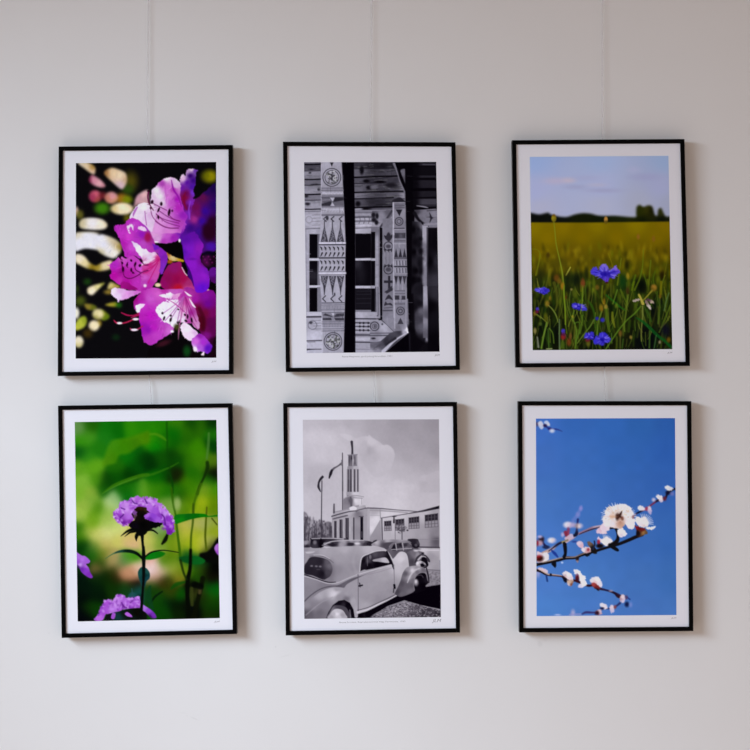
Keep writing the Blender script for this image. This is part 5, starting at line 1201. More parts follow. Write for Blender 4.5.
    cv.line([(140, 92), (230, 95), (300, 130)], 7, G(186), 0.4, 0.8)
    cv.blob(310, 260, 40, 90, G(100), 0.9, 0.6)
    cv.line([(560, 40), (540, 160), (570, 270)], 30, G(156), 1.2, 0.4)
    # rear window
    cv.poly([(45, 200), (70, 160), (100, 118), (150, 108), (230, 120), (290, 145), (320, 190), (330, 240), (310, 300), (270, 330), (230, 340), (130, 300), (48, 278)], [((120, 140), G(44)), ((100, 250), G(36)), ((220, 280), G(26)), ((200, 160), G(40)), ((300, 200), G(100)), ((280, 270), G(70)), ((290, 160), G(90))], 0.5)
    for x in (118, 165, 205):
        cv.blob(x, 205 + (x - 160) * 0.06, 14, 9, G(112), 0.6, 0.9)
    cv.line([(170, 238), (200, 240)], 6, G(90), 0.4, 0.7)
    cv.line([(45, 290), (120, 315), (200, 345), (290, 368), (360, 366)], [10, 12, 12, 10, 8], G(32), 0.4)
    cv.line([(45, 306), (150, 335), (280, 378), (380, 372), (480, 330), (590, 285)], [9, 10, 10, 10, 10, 8], G(172), 0.4)
    # belt line over the rear wing to the bonnet
    cv.poly([(360, 410), (420, 380), (520, 330), (620, 300), (740, 260), (800, 235), (700, 275), (580, 330), (480, 385), (440, 425)], [((430, 395), G(96)), ((560, 330), G(92)), ((700, 280), G(120))], 0.45)
    cv.line([(45, 560), (110, 500), (200, 440), (300, 410), (420, 405)], [14, 12, 12, 12, 10], G(86), 0.5)
    # rear wing
    cv.poly([(42, 600), (100, 545), (200, 470), (290, 430), (380, 418), (460, 430), (520, 470), (560, 540), (582, 640), (585, 720), (555, 720), (540, 640), (510, 580), (450, 545), (380, 560), (320, 610), (280, 680), (262, 735), (42, 735)],
            [((70, 600), G(132)), ((200, 500), G(160)), ((340, 480), G(190)), ((380, 435), G(150)), ((480, 480), G(150)), ((540, 560), G(158)), ((575, 660), G(160)), ((150, 620), G(124)), ((100, 690), G(96)), ((250, 600), G(120)), ((400, 520), G(140)), ((200, 680), G(104)), ((470, 540), G(110)), ((50, 690), G(84))], 0.45)
    cv.blob(350, 485, 50, 16, G(196), 0.9, 0.7, -25)
    cv.line([(60, 700), (130, 640), (220, 570), (330, 520)], 10, G(150), 0.6, 0.6)
    cv.poly([(262, 735), (285, 670), (330, 600), (390, 555), (450, 545), (505, 575), (540, 640), (556, 735)], [((310, 640), G(60)), ((400, 570), G(16)), ((480, 600), G(10)), ((520, 680), G(14)), ((440, 600), G(40))], 0.4, 1, False)
    cv.poly([(280, 735), (300, 680), (340, 610), (390, 600), (440, 610), (480, 640), (505, 735)], [((320, 660), G(110)), ((400, 610), G(70)), ((480, 680), G(72))], 0.5)
    cv.poly([(290, 735), (305, 690), (335, 650), (380, 636), (430, 650), (460, 690), (470, 735)], [((340, 690), G(172)), ((390, 660), G(180)), ((430, 700), G(150)), ((375, 690), G(204)), ((320, 720), G(150)), ((400, 720), G(186))], 0.5)
    cv.line([(505, 650), (515, 730)], 12, G(130), 0.6, 0.7)
    # side window
    cv.poly([(605, 265), (612, 180), (625, 120), (680, 85), (760, 55), (850, 48), (880, 60), (925, 170), (935, 182), (860, 200), (740, 230), (660, 245)],
            [((640, 150), G(16)), ((640, 250), G(24)), ((700, 100), G(50)), ((760, 80), G(80)), ((820, 80), G(66)), ((700, 200), G(12)), ((780, 190), G(8)), ((860, 190), G(12)), ((890, 130), G(20)), ((690, 150), G(70))], 0.4, 1, False)
    cv.poly([(740, 140), (800, 125), (870, 118), (905, 165), (880, 172), (800, 160), (745, 155)], [((780, 140), G(150)), ((860, 135), G(176))], 0.5)
    cv.blob(712, 110, 12, 22, G(110), 0.6)
    cv.line([(682, 110), (684, 200)], 7, G(120), 0.4, 0.7)
    cv.line([(605, 265), (625, 122), (700, 78), (780, 50), (870, 45)], 10, G(184), 0.4)
    cv.poly([(605, 262), (650, 240), (670, 250), (620, 275)], G(150), 0.5)
    cv.line([(880, 55), (930, 170), (950, 230)], [16, 20, 12], G(24), 0.4)
    cv.line([(600, 285), (700, 255), (820, 225), (930, 195)], [10, 10, 9, 8], G(180), 0.4)
    # door seams, handles
    cv.line([(588, 290), (590, 420), (590, 660)], [9, 6, 7], G(92), 0.35)
    cv.line([(950, 190), (956, 340), (955, 480)], [8, 6, 6], G(110), 0.35)
    cv.line([(598, 405), (632, 398)], 15, G(34), 0.4)
    cv.line([(604, 375), (610, 415)], 9, G(40), 0.4)
    cv.line([(955, 395), (960, 425)], 22, G(20), 0.4)
    cv.line([(950, 430), (946, 470)], 10, G(60), 0.4)
    cv.line([(690, 290), (830, 255), (950, 215)], 5, G(120), 0.4, 0.5)
    # sill
    cv.line([(585, 672), (690, 645), (800, 590), (900, 545), (980, 500)], [26, 22, 20, 18, 14], G(186), 0.45)
    cv.line([(590, 650), (690, 622), (800, 572), (900, 525), (960, 495)], 7, G(84), 0.4)
    # front wing and wheel
    cv.use(*F)
    cv.line([(0, 690), (150, 610), (300, 520)], [60, 50, 30], G(8), 0.4)
    cv.poly([(440, 380), (470, 320), (510, 280), (560, 260), (590, 290), (600, 340), (615, 375), (585, 400), (580, 450), (480, 480), (400, 480)], [((540, 300), G(10)), ((500, 380), G(14)), ((600, 350), G(30)), ((560, 400), G(6))], 0.4, 1, False)
    cv.blob(487, 370, 24, 34, G(130), 0.5)
    cv.blob(485, 360, 13, 20, G(190), 0.6)
    cv.line([(500, 300), (540, 295), (560, 320)], 10, G(60), 0.5)
    cv.poly([(272, 480), (300, 420), (330, 350), (350, 280), (385, 225), (430, 205), (490, 200), (550, 210), (590, 245), (590, 275), (540, 270), (500, 290), (475, 330), (465, 400), (470, 455), (400, 495), (330, 515), (290, 500)],
            [((300, 470), G(70)), ((340, 380), G(80)), ((380, 280), G(92)), ((400, 230), G(140)), ((450, 250), G(196)), ((420, 320), G(150)), ((400, 400), G(96)), ((460, 290), G(130)), ((520, 225), G(150)), ((560, 245), G(104)), ((500, 265), G(110)), ((440, 400), G(92)), ((430, 460), G(112)), ((340, 490), G(100)), ((450, 350), G(110))], 0.45)
    cv.line([(400, 370), (430, 300), (470, 250), (520, 228)], [10, 16, 20, 10], G(190), 0.7, 0.8)
    cv.line([(470, 450), (465, 380), (485, 310), (530, 272), (585, 270)], [6, 8, 8, 8, 6], G(140), 0.4, 0.7)
    # headlamp
    cv.poly([(485, 185), (495, 160), (530, 150), (570, 165), (590, 195), (580, 215), (540, 212), (500, 202)], [((505, 175), G(210)), ((530, 165), G(184)), ((545, 190), G(30)), ((575, 200), G(60)), ((580, 180), G(160)), ((520, 195), G(170))], 0.4)
    cv.poly([(530, 185), (560, 180), (570, 200), (545, 212)], G(14), 0.4)
    cv.line([(590, 215), (610, 300), (618, 372)], [10, 16, 10], G(40), 0.5)
    cv.C = 128.0 * (np.clip(cv.C, 0, 255) / 128.0) ** np.where(cv.C > 128, 1.08, 1.1)
    cv.finish(71, 0.01, 0.18)
def print_blossom_branch(cv):
    K = 10.135
    A, B, C_, D, E, F = (534, 416, K), (604, 416, K), (534, 480, K), (604, 480, K), (534, 546, K), (604, 546, K)
    rs = np.random.RandomState(9)
    cv.use(0, 0, 1)
    cv.poly([(530, 412), (682, 412), (682, 622), (530, 622)], [((542, 424), '3e6abc'), ((575, 424), '3564b2'), ((610, 424), '3364b2'), ((640, 424), '2f60aa'), ((672, 424), '2c5aa6'), ((542, 460), '406ab6'), ((580, 455), '3a68b4'), ((620, 450), '3363b0'), ((670, 450), '2e5cac'), ((542, 500), '4470b8'), ((580, 500), '3f6cb6'), ((625, 500), '3864b0'), ((668, 490), '325fae'), ((545, 540), '4672bc'), ((590, 540), '416eb6'), ((640, 540), '3b68b2'), ((672, 540), '3664ae'), ((545, 580), '4a76be'), ((590, 580), '4674ba'), ((640, 580), '426eb4'), ((672, 580), '3c6ab0'), ((545, 610), '4a7ac0'), ((600, 610), '4874bc'), ((640, 610), '456fb6'), ((672, 610), '4470b6')], 0.4, 1, False)
    cv.vary(3, 9, 9, 0.015)
    W, P1, P2 = 'e2dee8', 'dac0d0', 'c89cb8'

    def petal(x, y, rx, ry, c=W, ang=0, soft=0.35, a=1.0):
        cv.blob(x, y, rx, ry, c, soft, a, ang)
    # far branch tip, top left
    cv.use(*A)
    cv.line([(25, 80), (75, 90), (115, 100), (160, 130), (230, 135), (285, 155)], [14, 14, 20, 20, 16, 6], '2c3a84', 0.7)
    cv.blob(35, 82, 20, 20, '483c64', 0.8)
    cv.poly([(40, 70), (70, 50), (95, 80), (98, 115), (75, 135), (50, 110)], [((70, 80), 'c0c0d4'), ((75, 115), 'b4bcd8')], 0.9)
    cv.poly([(100, 65), (130, 45), (158, 75), (158, 100), (130, 95)], [((125, 65), 'b0bcdc'), ((145, 90), 'c4c4d4')], 0.9)
    cv.blob(112, 97, 18, 15, '281c48', 0.7)
    cv.blob(160, 130, 18, 14, '201c64', 0.7)
    cv.blob(183, 150, 25, 20, 'bcc4de', 0.7)
    cv.jit = 0.28
    # blurred twig behind
    cv.use(*C_)
    cv.line([(395, 410), (440, 355), (475, 280), (480, 262)], [36, 34, 26, 12], '6c7cc4', 0.9, 0.6)
    cv.blob(475, 288, 16, 22, '8484c8', 0.9)
    cv.blob(445, 350, 20, 24, '7480c4', 0.9)
    cv.line([(300, 640), (400, 575), (440, 550), (540, 510), (600, 485), (690, 465)], [30, 34, 22, 30, 30, 22], [((320, 620), 'bca0b4'), ((400, 585), 'a890a8'), ((470, 530), '8c6c84'), ((560, 500), '8c7088'), ((650, 470), 'b8a0b0')], 0.6)
    cv.line([(460, 550), (540, 516), (620, 490), (690, 472)], [8, 12, 12, 8], '2c2038', 0.5)
    cv.line([(405, 565), (430, 545), (435, 490), (445, 400)], [26, 36, 18, 22], [((430, 545), '141830'), ((435, 500), '2a2c54'), ((445, 410), '242c6c')], 0.6)
    cv.blob(345, 455, 46, 32, [((320, 440), 'd4d0e0'), ((350, 460), 'd0c4d8'), ((370, 470), 'b8a8c8')], 0.5)
    cv.blob(400, 455, 28, 24, 'b4a0c4', 0.8, 0.8)
    cv.blob(455, 465, 38, 26, [((430, 465), '9c8488'), ((460, 470), 'd0c0c8'), ((480, 470), 'a8a8d0')], 0.6)
    cv.blob(348, 505, 15, 24, '7c3860', 0.7)
    cv.poly([(300, 530), (330, 515), (360, 525), (358, 570), (320, 575)], [((330, 545), '7a2840'), ((350, 540), '8c3c58')], 0.6)
    cv.blob(290, 555, 16, 22, 'a8a0cc', 0.8)
    cv.poly([(310, 590), (370, 545), (392, 550), (395, 590), (330, 615)], [((350, 590), 'c4a8b8'), ((385, 565), 'b8a8c4')], 0.6)
    cv.line([(95, 745), (180, 700), (250, 645), (300, 625), (340, 610)], [40, 34, 26, 22, 20], [((120, 735), 'b89890'), ((180, 695), 'a48c98'), ((250, 645), '2c2c4c'), ((310, 625), '8c7860')], 0.6)
    cv.line([(150, 720), (230, 660), (280, 635)], [8, 16, 16], '1c1c38', 0.5)
    cv.blob(300, 632, 18, 12, 'b0a068', 0.6)
    cv.blob(410, 625, 26, 10, '2c4088', 0.8)
    cv.line([(305, 640), (310, 690), (318, 760)], [30, 26, 24], '0e101c', 0.5)
    # left blossoms
    cv.line([(75, 590), (95, 640), (125, 680)], [24, 20, 30], '20204c', 0.7)
    cv.blob(75, 600, 28, 28, '2c1c28', 0.6)
    cv.blob(60, 575, 22, 14, 'a8a0cc', 0.8)
    cv.blob(60, 640, 28, 26, 'b08898', 0.7)
    cv.blob(35, 640, 12, 30, '842c40', 0.7)
    cv.blob(125, 680, 30, 16, '182048', 0.7)
    cv.blob(180, 612, 42, 28, [((165, 605), 'd4d4e4'), ((190, 610), 'd8c8c8'), ((205, 620), 'b4b0d0')], 0.5)
    cv.line([(185, 720), (215, 745), (240, 780)], [16, 22, 12], '1c3080', 0.7)
    cv.use(*E)
    cv.line([(180, 45), (210, 80), (240, 110)], [14, 24, 10], '20388c', 0.7)
    cv.blob(120, 12, 30, 14, '20284c', 0.7)
    cv.poly([(30, 60), (90, 70), (130, 60), (150, 110), (140, 150), (90, 165), (30, 160)], [((60, 80), 'd0b8c4'), ((120, 90), 'd4d0d8'), ((110, 140), 'd8d0d4'), ((50, 150), 'c4b0c0')], 0.6)
    cv.blob(55, 125, 40, 32, [((50, 100), '8c1c24'), ((60, 135), '38100c'), ((80, 130), '2c100c')], 0.5)
    cv.blob(40, 270, 20, 46, 'a8a0c8', 0.8, 0.7)
    cv.poly([(40, 225), (70, 220), (130, 240), (140, 275), (90, 275), (50, 255)], [((90, 250), 'd0b8c4'), ((120, 250), 'c8b8cc')], 0.6)
    # main dark branch
    P = [(25, 190), (90, 178), (180, 160), (260, 140), (320, 122), (420, 118), (480, 92), (560, 68), (660, 40), (760, 10), (860, -20), (960, -60), (1040, -95), (1100, -110)]
    cv.line(P, [30, 26, 26, 30, 34, 26, 30, 32, 26, 26, 30, 34, 34, 22], '141014', 0.45)
    cv.line([(90, 166), (200, 140), (290, 118), (400, 112), (440, 100), (520, 68), (600, 40)], [10, 12, 12, 12, 10, 10, 8], '9c8478', 0.45, 0.85)
    cv.line([(150, 150), (230, 130)], 8, 'b09888', 0.4, 0.8)
    cv.line([(318, -20), (322, 60), (305, 110)], [26, 26, 34], '0e0e16', 0.5)
    cv.poly([(175, 175), (225, 165), (225, 215), (205, 215)], '0f1018', 0.5)
    cv.poly([(425, 120), (460, 115), (445, 165), (430, 160)], [((440, 130), '1c1418'), ((438, 158), '8c7880')], 0.5)
    cv.poly([(520, 85), (580, 65), (560, 100), (530, 105)], '10141c', 0.5)
    cv.blob(285, 168, 12, 10, 'a8bce0', 0.8)
    # lower branch
    cv.line([(30, 245), (70, 262), (130, 292), (200, 298), (290, 310), (350, 340), (430, 355), (540, 400), (600, 400), (660, 430), (760, 455), (850, 490), (890, 520)], [26, 18, 18, 16, 18, 22, 22, 24, 24, 26, 16, 22, 14], [((60, 260), '1c1018'), ((250, 305), '3c2024'), ((420, 350), '2c1018'), ((560, 400), '2c1420'), ((800, 470), '2c2448')], 0.5)
    cv.line([(70, 245), (140, 285), (200, 290), (280, 300)], [10, 14, 12, 8], 'c0a498', 0.5, 0.85)
    cv.line([(125, 300), (135, 355)], [16, 18], '1c3470', 0.7)
    cv.blob(170, 292, 12, 14, '141018', 0.5)
    cv.poly([(285, 280), (310, 255), (350, 262), (390, 300), (398, 345), (370, 355), (330, 330), (300, 305)], [((310, 275), 'd8d4e0'), ((350, 290), 'e8e2e6'), ((380, 330), 'd4c4d0'), ((310, 300), 'c0a4ac')], 0.6)
    cv.poly([(335, 350), (390, 345), (400, 380), (370, 410), (340, 390)], [((360, 370), 'c4a490'), ((380, 390), '7c4838'), ((350, 390), 'c4b4bc')], 0.6)
    cv.poly([(290, 315), (330, 330), (330, 365), (310, 370), (295, 340)], '10101c', 0.6)
    cv.poly([(400, 240), (440, 240), (470, 255), (490, 290), (522, 310), (520, 350), (535, 385), (510, 410), (465, 425), (445, 405), (470, 370), (455, 340), (450, 290), (420, 285)], [((420, 255), 'd8d4e4'), ((470, 290), 'e8e4e8'), ((500, 330), 'e2dee8'), ((510, 385), 'e6e0e8'), ((465, 410), 'ccc4dc'), ((470, 350), 'e0d8e0')], 0.6)
    cv.blob(438, 325, 20, 40, [((440, 310), '4c1420'), ((435, 345), '3c1018'), ((430, 295), '8c4050')], 0.5)
    cv.poly([(565, 345), (590, 320), (620, 310), (655, 315), (680, 350), (692, 390), (680, 420), (650, 410), (620, 390), (580, 370)], [((585, 340), 'd4d0dc'), ((640, 340), 'e6e2ea'), ((670, 380), 'd4cee0'), ((620, 370), 'd8b8bc')], 0.6)
    cv.poly([(580, 375), (610, 370), (650, 400), (668, 420), (660, 455), (625, 440), (590, 400)], [((605, 385), '9c3c3c'), ((650, 415), '7c2424'), ((640, 445), '1c1420')], 0.5)
    cv.use(*F)
    cv.line([(0, 442), (70, 462), (110, 480), (150, 515), (200, 500), (262, 540)], [14, 18, 22, 28, 10, 14], [((20, 445), '201c40'), ((110, 480), '201428'), ((155, 515), '2c1420'), ((255, 535), '1c3484')], 0.6)
    cv.poly([(160, 540), (170, 505), (195, 490), (215, 520), (210, 560), (185, 580)], [((185, 520), 'd8c8d4'), ((195, 560), 'c4b8d4'), ((170, 535), 'b08898')], 0.7)
    cv.blob(228, 522, 14, 20, '4c3c64', 0.7)
    cv.line([(160, 580), (130, 605), (100, 625), (40, 635), (-20, 640), (-90, 690)], [22, 20, 22, 14, 14, 10], '2a2c60', 0.7)
    cv.blob(232, 592, 22, 26, '141c44', 0.6)
    cv.blob(270, 595, 16, 24, '7c88c8', 0.9, 0.7)
    cv.poly([(55, 625), (75, 595), (100, 610), (105, 650), (85, 680), (65, 665)], [((80, 620), 'd0c0d0'), ((85, 660), 'c0b4d4')], 0.7)
    cv.blob(112, 618, 14, 18, '7c4450', 0.7)
    cv.blob(5, 615, 28, 24, 'c8c4d8', 0.6)
    cv.blob(70, 455, 20, 10, 'b098a8', 0.8, 0.7)
    cv.use(*E)
    cv.poly([(665, 590), (690, 575), (730, 595), (745, 630), (715, 640), (680, 620)], [((690, 590), 'd4cfe0'), ((720, 615), 'd8ccd8')], 0.7)
    cv.blob(690, 632, 20, 12, '1c1c40', 0.7)
    cv.line([(490, 688), (530, 672), (610, 675), (660, 660)], [14, 24, 18, 20], '34346c', 0.7)
    cv.poly([(620, 665), (660, 640), (685, 655), (680, 695), (640, 695)], [((660, 665), 'c8b4c4'), ((640, 680), '8c5060')], 0.7)
    cv.blob(640, 678, 20, 20, '2c1424', 0.7)
    cv.blob(395, 680, 20, 34, 'b0a4c8', 0.9, 0.8)
    cv.blob(240, 697, 30, 8, '9cacd8', 0.8)
    cv.line([(360, 696), (470, 690)], 14, '8c8cc0', 0.7, 0.8)
    # right branch
    cv.use(*D)
    cv.line([(290, 375), (330, 340), (390, 310), (430, 290), (490, 245), (540, 210), (620, 185), (650, 125), (730, 85)], [16, 18, 18, 16, 18, 24, 22, 22, 20], [((310, 360), '6c5c80'), ((350, 325), '101430'), ((430, 295), '8c3c54'), ((500, 235), '6c2c50'), ((540, 215), '241c38'), ((650, 130), '181830'), ((715, 90), '14142c')], 0.6)
    cv.poly([(340, 285), (360, 255), (400, 270), (420, 295), (390, 308), (355, 305)], [((360, 270), 'd4d4e8'), ((400, 285), 'd8d0e0')], 0.6)
    cv.poly([(440, 280), (465, 265), (480, 290), (482, 335), (465, 350), (448, 325)], [((460, 285), 'ccbcd0'), ((468, 330), 'a8a0cc')], 0.7)
    cv.blob(430, 292, 14, 20, '983c58', 0.7)
    cv.blob(503, 200, 18, 18, 'b8b4d4', 0.8)
    cv.poly([(525, 170), (540, 148), (575, 158), (600, 185), (595, 220), (570, 225), (545, 195)], [((550, 170), 'd8d4e0'), ((580, 190), 'dcd4dc'), ((580, 215), 'c0b4cc')], 0.6)
    cv.blob(615, 188, 18, 22, '5c2438', 0.7)
    cv.blob(650, 128, 26, 22, '10102a', 0.6)
    cv.poly([(615, 70), (640, 55), (680, 65), (700, 90), (680, 108), (645, 102), (625, 90)], [((640, 75), 'd8d8e4'), ((675, 85), 'ccccd8')], 0.7)
    cv.blob(690, 140, 22, 18, '7c74b0', 0.9, 0.7)
    # small blossoms under the main one
    cv.use(*C_)
    cv.poly([(430, 640), (460, 615), (490, 630), (500, 680), (470, 690)], [((460, 635), 'd0bcd0'), ((480, 670), 'cfa8bc')], 0.6)
    cv.poly([(480, 700), (520, 680), (570, 685), (590, 710), (560, 735), (510, 740)], [((500, 705), 'dcd0dc'), ((560, 695), 'd8c0c8'), ((545, 720), 'c09098')], 0.6)
    cv.blob(550, 705, 14, 16, '9c3c48', 0.6)
    cv.poly([(630, 510), (680, 480), (720, 500), (740, 540), (690, 548), (640, 540)], [((650, 515), 'd4b8cc'), ((700, 520), 'dcc8d4'), ((690, 500), 'c89cb4')], 0.6)
    cv.poly([(640, 600), (655, 575), (690, 600), (730, 575), (790, 610), (790, 650), (730, 670), (690, 640)], [((655, 590), 'd4c0d8'), ((710, 620), 'e2dadc'), ((770, 620), 'dcd4e0')], 0.5)
    for k in range(14):
        a = math.radians(-100 + 9 * k)
        cv.line([(715, 640), (715 + 84 * math.cos(a), 635 + 78 * math.sin(a))], [10, 5], 'e0d8e0', 0.35, 0.8)
    cv.blob(655, 630, 16, 26, '9c2c40', 0.5)
    cv.poly([(540, 640), (560, 620), (590, 645), (620, 690), (640, 740), (590, 740), (570, 690)], [((560, 640), '6c5448'), ((600, 700), '14100f')], 0.5)
    cv.line([(600, 700), (615, 650), (612, 620)], [20, 16, 14], '1c2038', 0.5)
    cv.blob(668, 668, 38, 22, '140c10', 0.5)
    # main bloom
    cv.use(*D)
    cv.line([(45, 490), (100, 480), (125, 500), (140, 560), (130, 620), (60, 660)], [22, 30, 28, 24, 40, 30], '120e12', 0.45)
    cv.line([(60, 660), (120, 700), (140, 712)], [40, 36, 24], '101014', 0.45)
    cv.poly([(325, 540), (340, 480), (420, 500), (440, 540), (400, 560), (345, 580)], [((345, 540), '120c10'), ((400, 535), '946c40'), ((425, 545), '5c4838'), ((380, 510), '5c2018')], 0.45)
    cv.poly([(-40, 470), (-10, 440), (40, 440), (60, 500), (20, 520), (-30, 510)], [((0, 480), 'd8c4d4'), ((30, 460), 'e0d0d8')], 0.5)
    cv.poly([(145, 500), (180, 480), (215, 520), (232, 550), (190, 580), (150, 570), (135, 530)], [((170, 520), 'e4dcde'), ((210, 550), 'e0d8e4'), ((180, 565), 'd4c8d4')], 0.45)
    cv.poly([(-15, 390), (10, 350), (10, 310), (40, 270), (90, 265), (130, 250), (180, 240), (230, 255), (270, 280), (300, 330), (300, 380), (315, 410), (310, 470), (290, 500), (250, 495), (215, 450), (180, 490), (130, 490), (60, 475), (0, 460)],
            [((30, 330), 'dfd2cc'), ((20, 400), 'e2dae4'), ((60, 290), 'd4c0b0'), ((110, 280), 'e2dcdc'), ((180, 260), 'e4e2ea'), ((240, 290), 'e6e2e8'), ((200, 310), 'e2dedf'), ((260, 380), 'e6e2ea'), ((280, 470), 'dcd8ec'), ((240, 440), 'e2dae6'), ((90, 370), 'd8b8a8'), ((60, 330), 'd8ccd0'), ((60, 380), 'd8b4a0'), ((60, 410), 'e0d8e0'), ((110, 400), 'dcd0d4'), ((90, 440), 'e0d4dc'), ((150, 370), '7c5048'), ((165, 440), 'c49c8c'), ((40, 440), 'e2dce8'), ((220, 350), 'e4dcdc'), ((290, 350), 'dcd4dc'), ((120, 320), 'd8c8c4'), ((185, 460), 'c8a090')], 0.5)
    for k in range(34):
        a = math.radians(-185 + 200 * k / 33 + rs.uniform(-2, 2))
        r0, r1 = rs.uniform(90, 120), rs.uniform(165, 190) * (0.94 if k % 2 else 1.02)
        cx, cy = 150, 385
        cv.line([(cx + r0 * math.cos(a), cy + r0 * math.sin(a) * 0.86), (cx + r1 * math.cos(a), cy + r1 * math.sin(a) * 0.86)], [10, 5], rs.choice(['e8e4f0', 'd8ccd0', 'e0dcec', 'efecf4']), 0.35, 0.85)
    for k in range(16):
        a = math.radians(-190 + 190 * rs.rand())
        r = rs.uniform(70, 150)
        cv.blob(150 + r * math.cos(a), 385 + 0.86 * r * math.sin(a), 6, 5, rs.choice(['b89058', 'd0b080', 'c49c70', 'a87c58']), 0.6, 0.5)
    cv.line([(180, 320), (165, 350), (150, 380)], [10, 22, 14], '3c2420', 0.5)
    cv.blob(135, 375, 18, 34, '40241f', 0.6)
    cv.line([(150, 350), (178, 385), (192, 400)], [12, 16, 10], '3c2420', 0.5)
    cv.blob(185, 390, 14, 20, '7c4c40', 0.6)
    cv.blob(165, 435, 36, 34, 'c09884', 0.8, 0.5)
    cv.blob(90, 372, 36, 10, 'c89878', 0.8, 0.6)
    for k in range(8):
        a = math.radians(20 + 20 * k)
        cv.line([(165, 420), (165 + 46 * math.cos(a), 425 + 60 * math.sin(a))], [6, 3], 'b08070', 0.4, 0.6)
    cv.poly([(315, 400), (330, 375), (380, 380), (410, 370), (440, 400), (450, 460), (410, 485), (360, 470), (325, 440)], [((345, 410), 'e2dee8'), ((400, 400), 'e4dcdc'), ((430, 450), 'e2d8d8'), ((370, 450), 'e0d4dc'), ((410, 470), 'd4c4c8')], 0.45)
    for k in range(11):
        a = math.radians(-105 + 11 * k)
        cv.line([(400, 440), (400 + 100 * math.cos(a), 440 + 96 * math.sin(a))], [11, 5], rs.choice(['e6dce4', 'd8ccd4', 'ece8f0']), 0.35, 0.85)
    cv.poly([(420, 480), (460, 478), (500, 470), (522, 465), (515, 485), (480, 503), (440, 500)], [((450, 490), 'e6e2ea'), ((510, 475), 'd8d8ec')], 0.45)
    cv.poly([(312, 460), (335, 465), (375, 480), (415, 490), (405, 515), (360, 505), (330, 500)], [((330, 475), '7c1c24'), ((390, 500), '6c1c1c'), ((360, 490), '5c1418')], 0.5)
    cv.blob(295, 375, 12, 18, '8c6870', 0.6)
    cv.finish(81, 0.0, 0.22)
# ------------------------------------------------------------------
# the room
# ------------------------------------------------------------------
U = 0.0018                 # metres per layout unit (a frame is about 31 x 41 cm)
EYE = 1.55                 # camera height
DIST = 3.6                 # camera to the front of the frames
FRONT, BACK = -0.0320, -0.0108    # frame front and back, measured from the wall (wall at y = 0)
SHEET = -0.0275            # face of the white paper sheets

S = bpy.context.scene
COL = S.collection


def at(px, py, y=FRONT):
    """layout position -> point at depth y"""
    k = (DIST + (y - FRONT)) / DIST
    return Vector(((px - 375.0) * U * k, y, EYE + (375.0 - py) * U * k))


def lin(c):
    c = np.asarray(c, float) / 255.0
    return np.where(c <= 0.04045, c / 12.92, ((c + 0.055) / 1.055) ** 2.4)


def link(name, me, mat=None, parent=None):
    o = bpy.data.objects.new(name, me)
    COL.objects.link(o)
    if mat is not None:
        me.materials.append(mat)
    if parent is not None:
        o.parent = parent
    return o


def material(name, rgb, rough=0.6, spec=0.2, noise=0.0, scale=40.0, bump=0.0):
    m = bpy.data.materials.new(name)
    m.use_nodes = True
    nt = m.node_tree
    b = nt.nodes['Principled BSDF']
    b.inputs['Base Color'].default_value = (*rgb, 1)
    b.inputs['Roughness'].default_value = rough
    b.inputs['Specular IOR Level'].default_value = spec
    if noise or bump:
        tc = nt.nodes.new('ShaderNodeTexCoord')
        n = nt.nodes.new('ShaderNodeTexNoise')
        n.inputs['Scale'].default_value = scale
        n.inputs['Detail'].default_value = 4
        nt.links.new(tc.outputs['Object'], n.inputs['Vector'])
        if noise:
            r = nt.nodes.new('ShaderNodeMix')
            r.data_type = 'RGBA'
            nt.links.new(n.outputs['Fac'], r.inputs[0])
            r.inputs[6].default_value = (*[c * (1 - noise) for c in rgb], 1)
            r.inputs[7].default_value = (*[min(1, c * (1 + noise)) for c in rgb], 1)
            nt.links.new(r.outputs[2], b.inputs['Base Color'])
        if bump:
            bp = nt.nodes.new('ShaderNodeBump')
            bp.inputs['Strength'].default_value = bump
            bp.inputs['Distance'].default_value = 0.001
            nt.links.new(n.outputs['Fac'], bp.inputs['Height'])
            nt.links.new(bp.outputs['Normal'], b.inputs['Normal'])
    return m


PAPER = np.array((0.84, 0.84, 0.895))
M_FRAME = material('black_lacquer', (0.0012, 0.0012, 0.0015), 0.3, 0.03, 0.2, 300)
M_PAPER = material('white_paper', tuple(PAPER), 0.85, 0.05, 0.006, 60)
M_BOARD = material('brown_board', (0.30, 0.22, 0.14), 0.9, 0.1, 0.15, 80)
M_INK = material('grey_ink', (0.29, 0.28, 0.30), 0.9, 0.05, 0.05, 500)

# a photographic print shows the colours stored on its mesh
M_PHOTO = bpy.data.materials.new('photographic_print')
M_PHOTO.use_nodes = True
_n = M_PHOTO.node_tree
_b = _n.nodes['Principled BSDF']
_b.inputs['Roughness'].default_value = 0.8
_b.inputs['Specular IOR Level'].default_value = 0.0
_a = _n.nodes.new('ShaderNodeAttribute')
_a.attribute_name = 'print_colour'
_n.links.new(_a.outputs['Color'], _b.inputs['Base Color'])

# clear nylon cord
M_CORD = bpy.data.materials.new('clear_nylon')
M_CORD.use_nodes = True
_n = M_CORD.node_tree
_b = _n.nodes['Principled BSDF']
_b.inputs['Base Color'].default_value = (0.80, 0.79, 0.79, 1)
_b.inputs['Roughness'].default_value = 0.25
_t = _n.nodes.new('ShaderNodeBsdfTransparent')
_x = _n.nodes.new('ShaderNodeMixShader')
_x.inputs[0].default_value = 0.40
_n.links.new(_t.outputs[0], _x.inputs[1])
_n.links.new(_b.outputs[0], _x.inputs[2])
_n.links.new(_x.outputs[0], _n.nodes['Material Output'].inputs['Surface'])


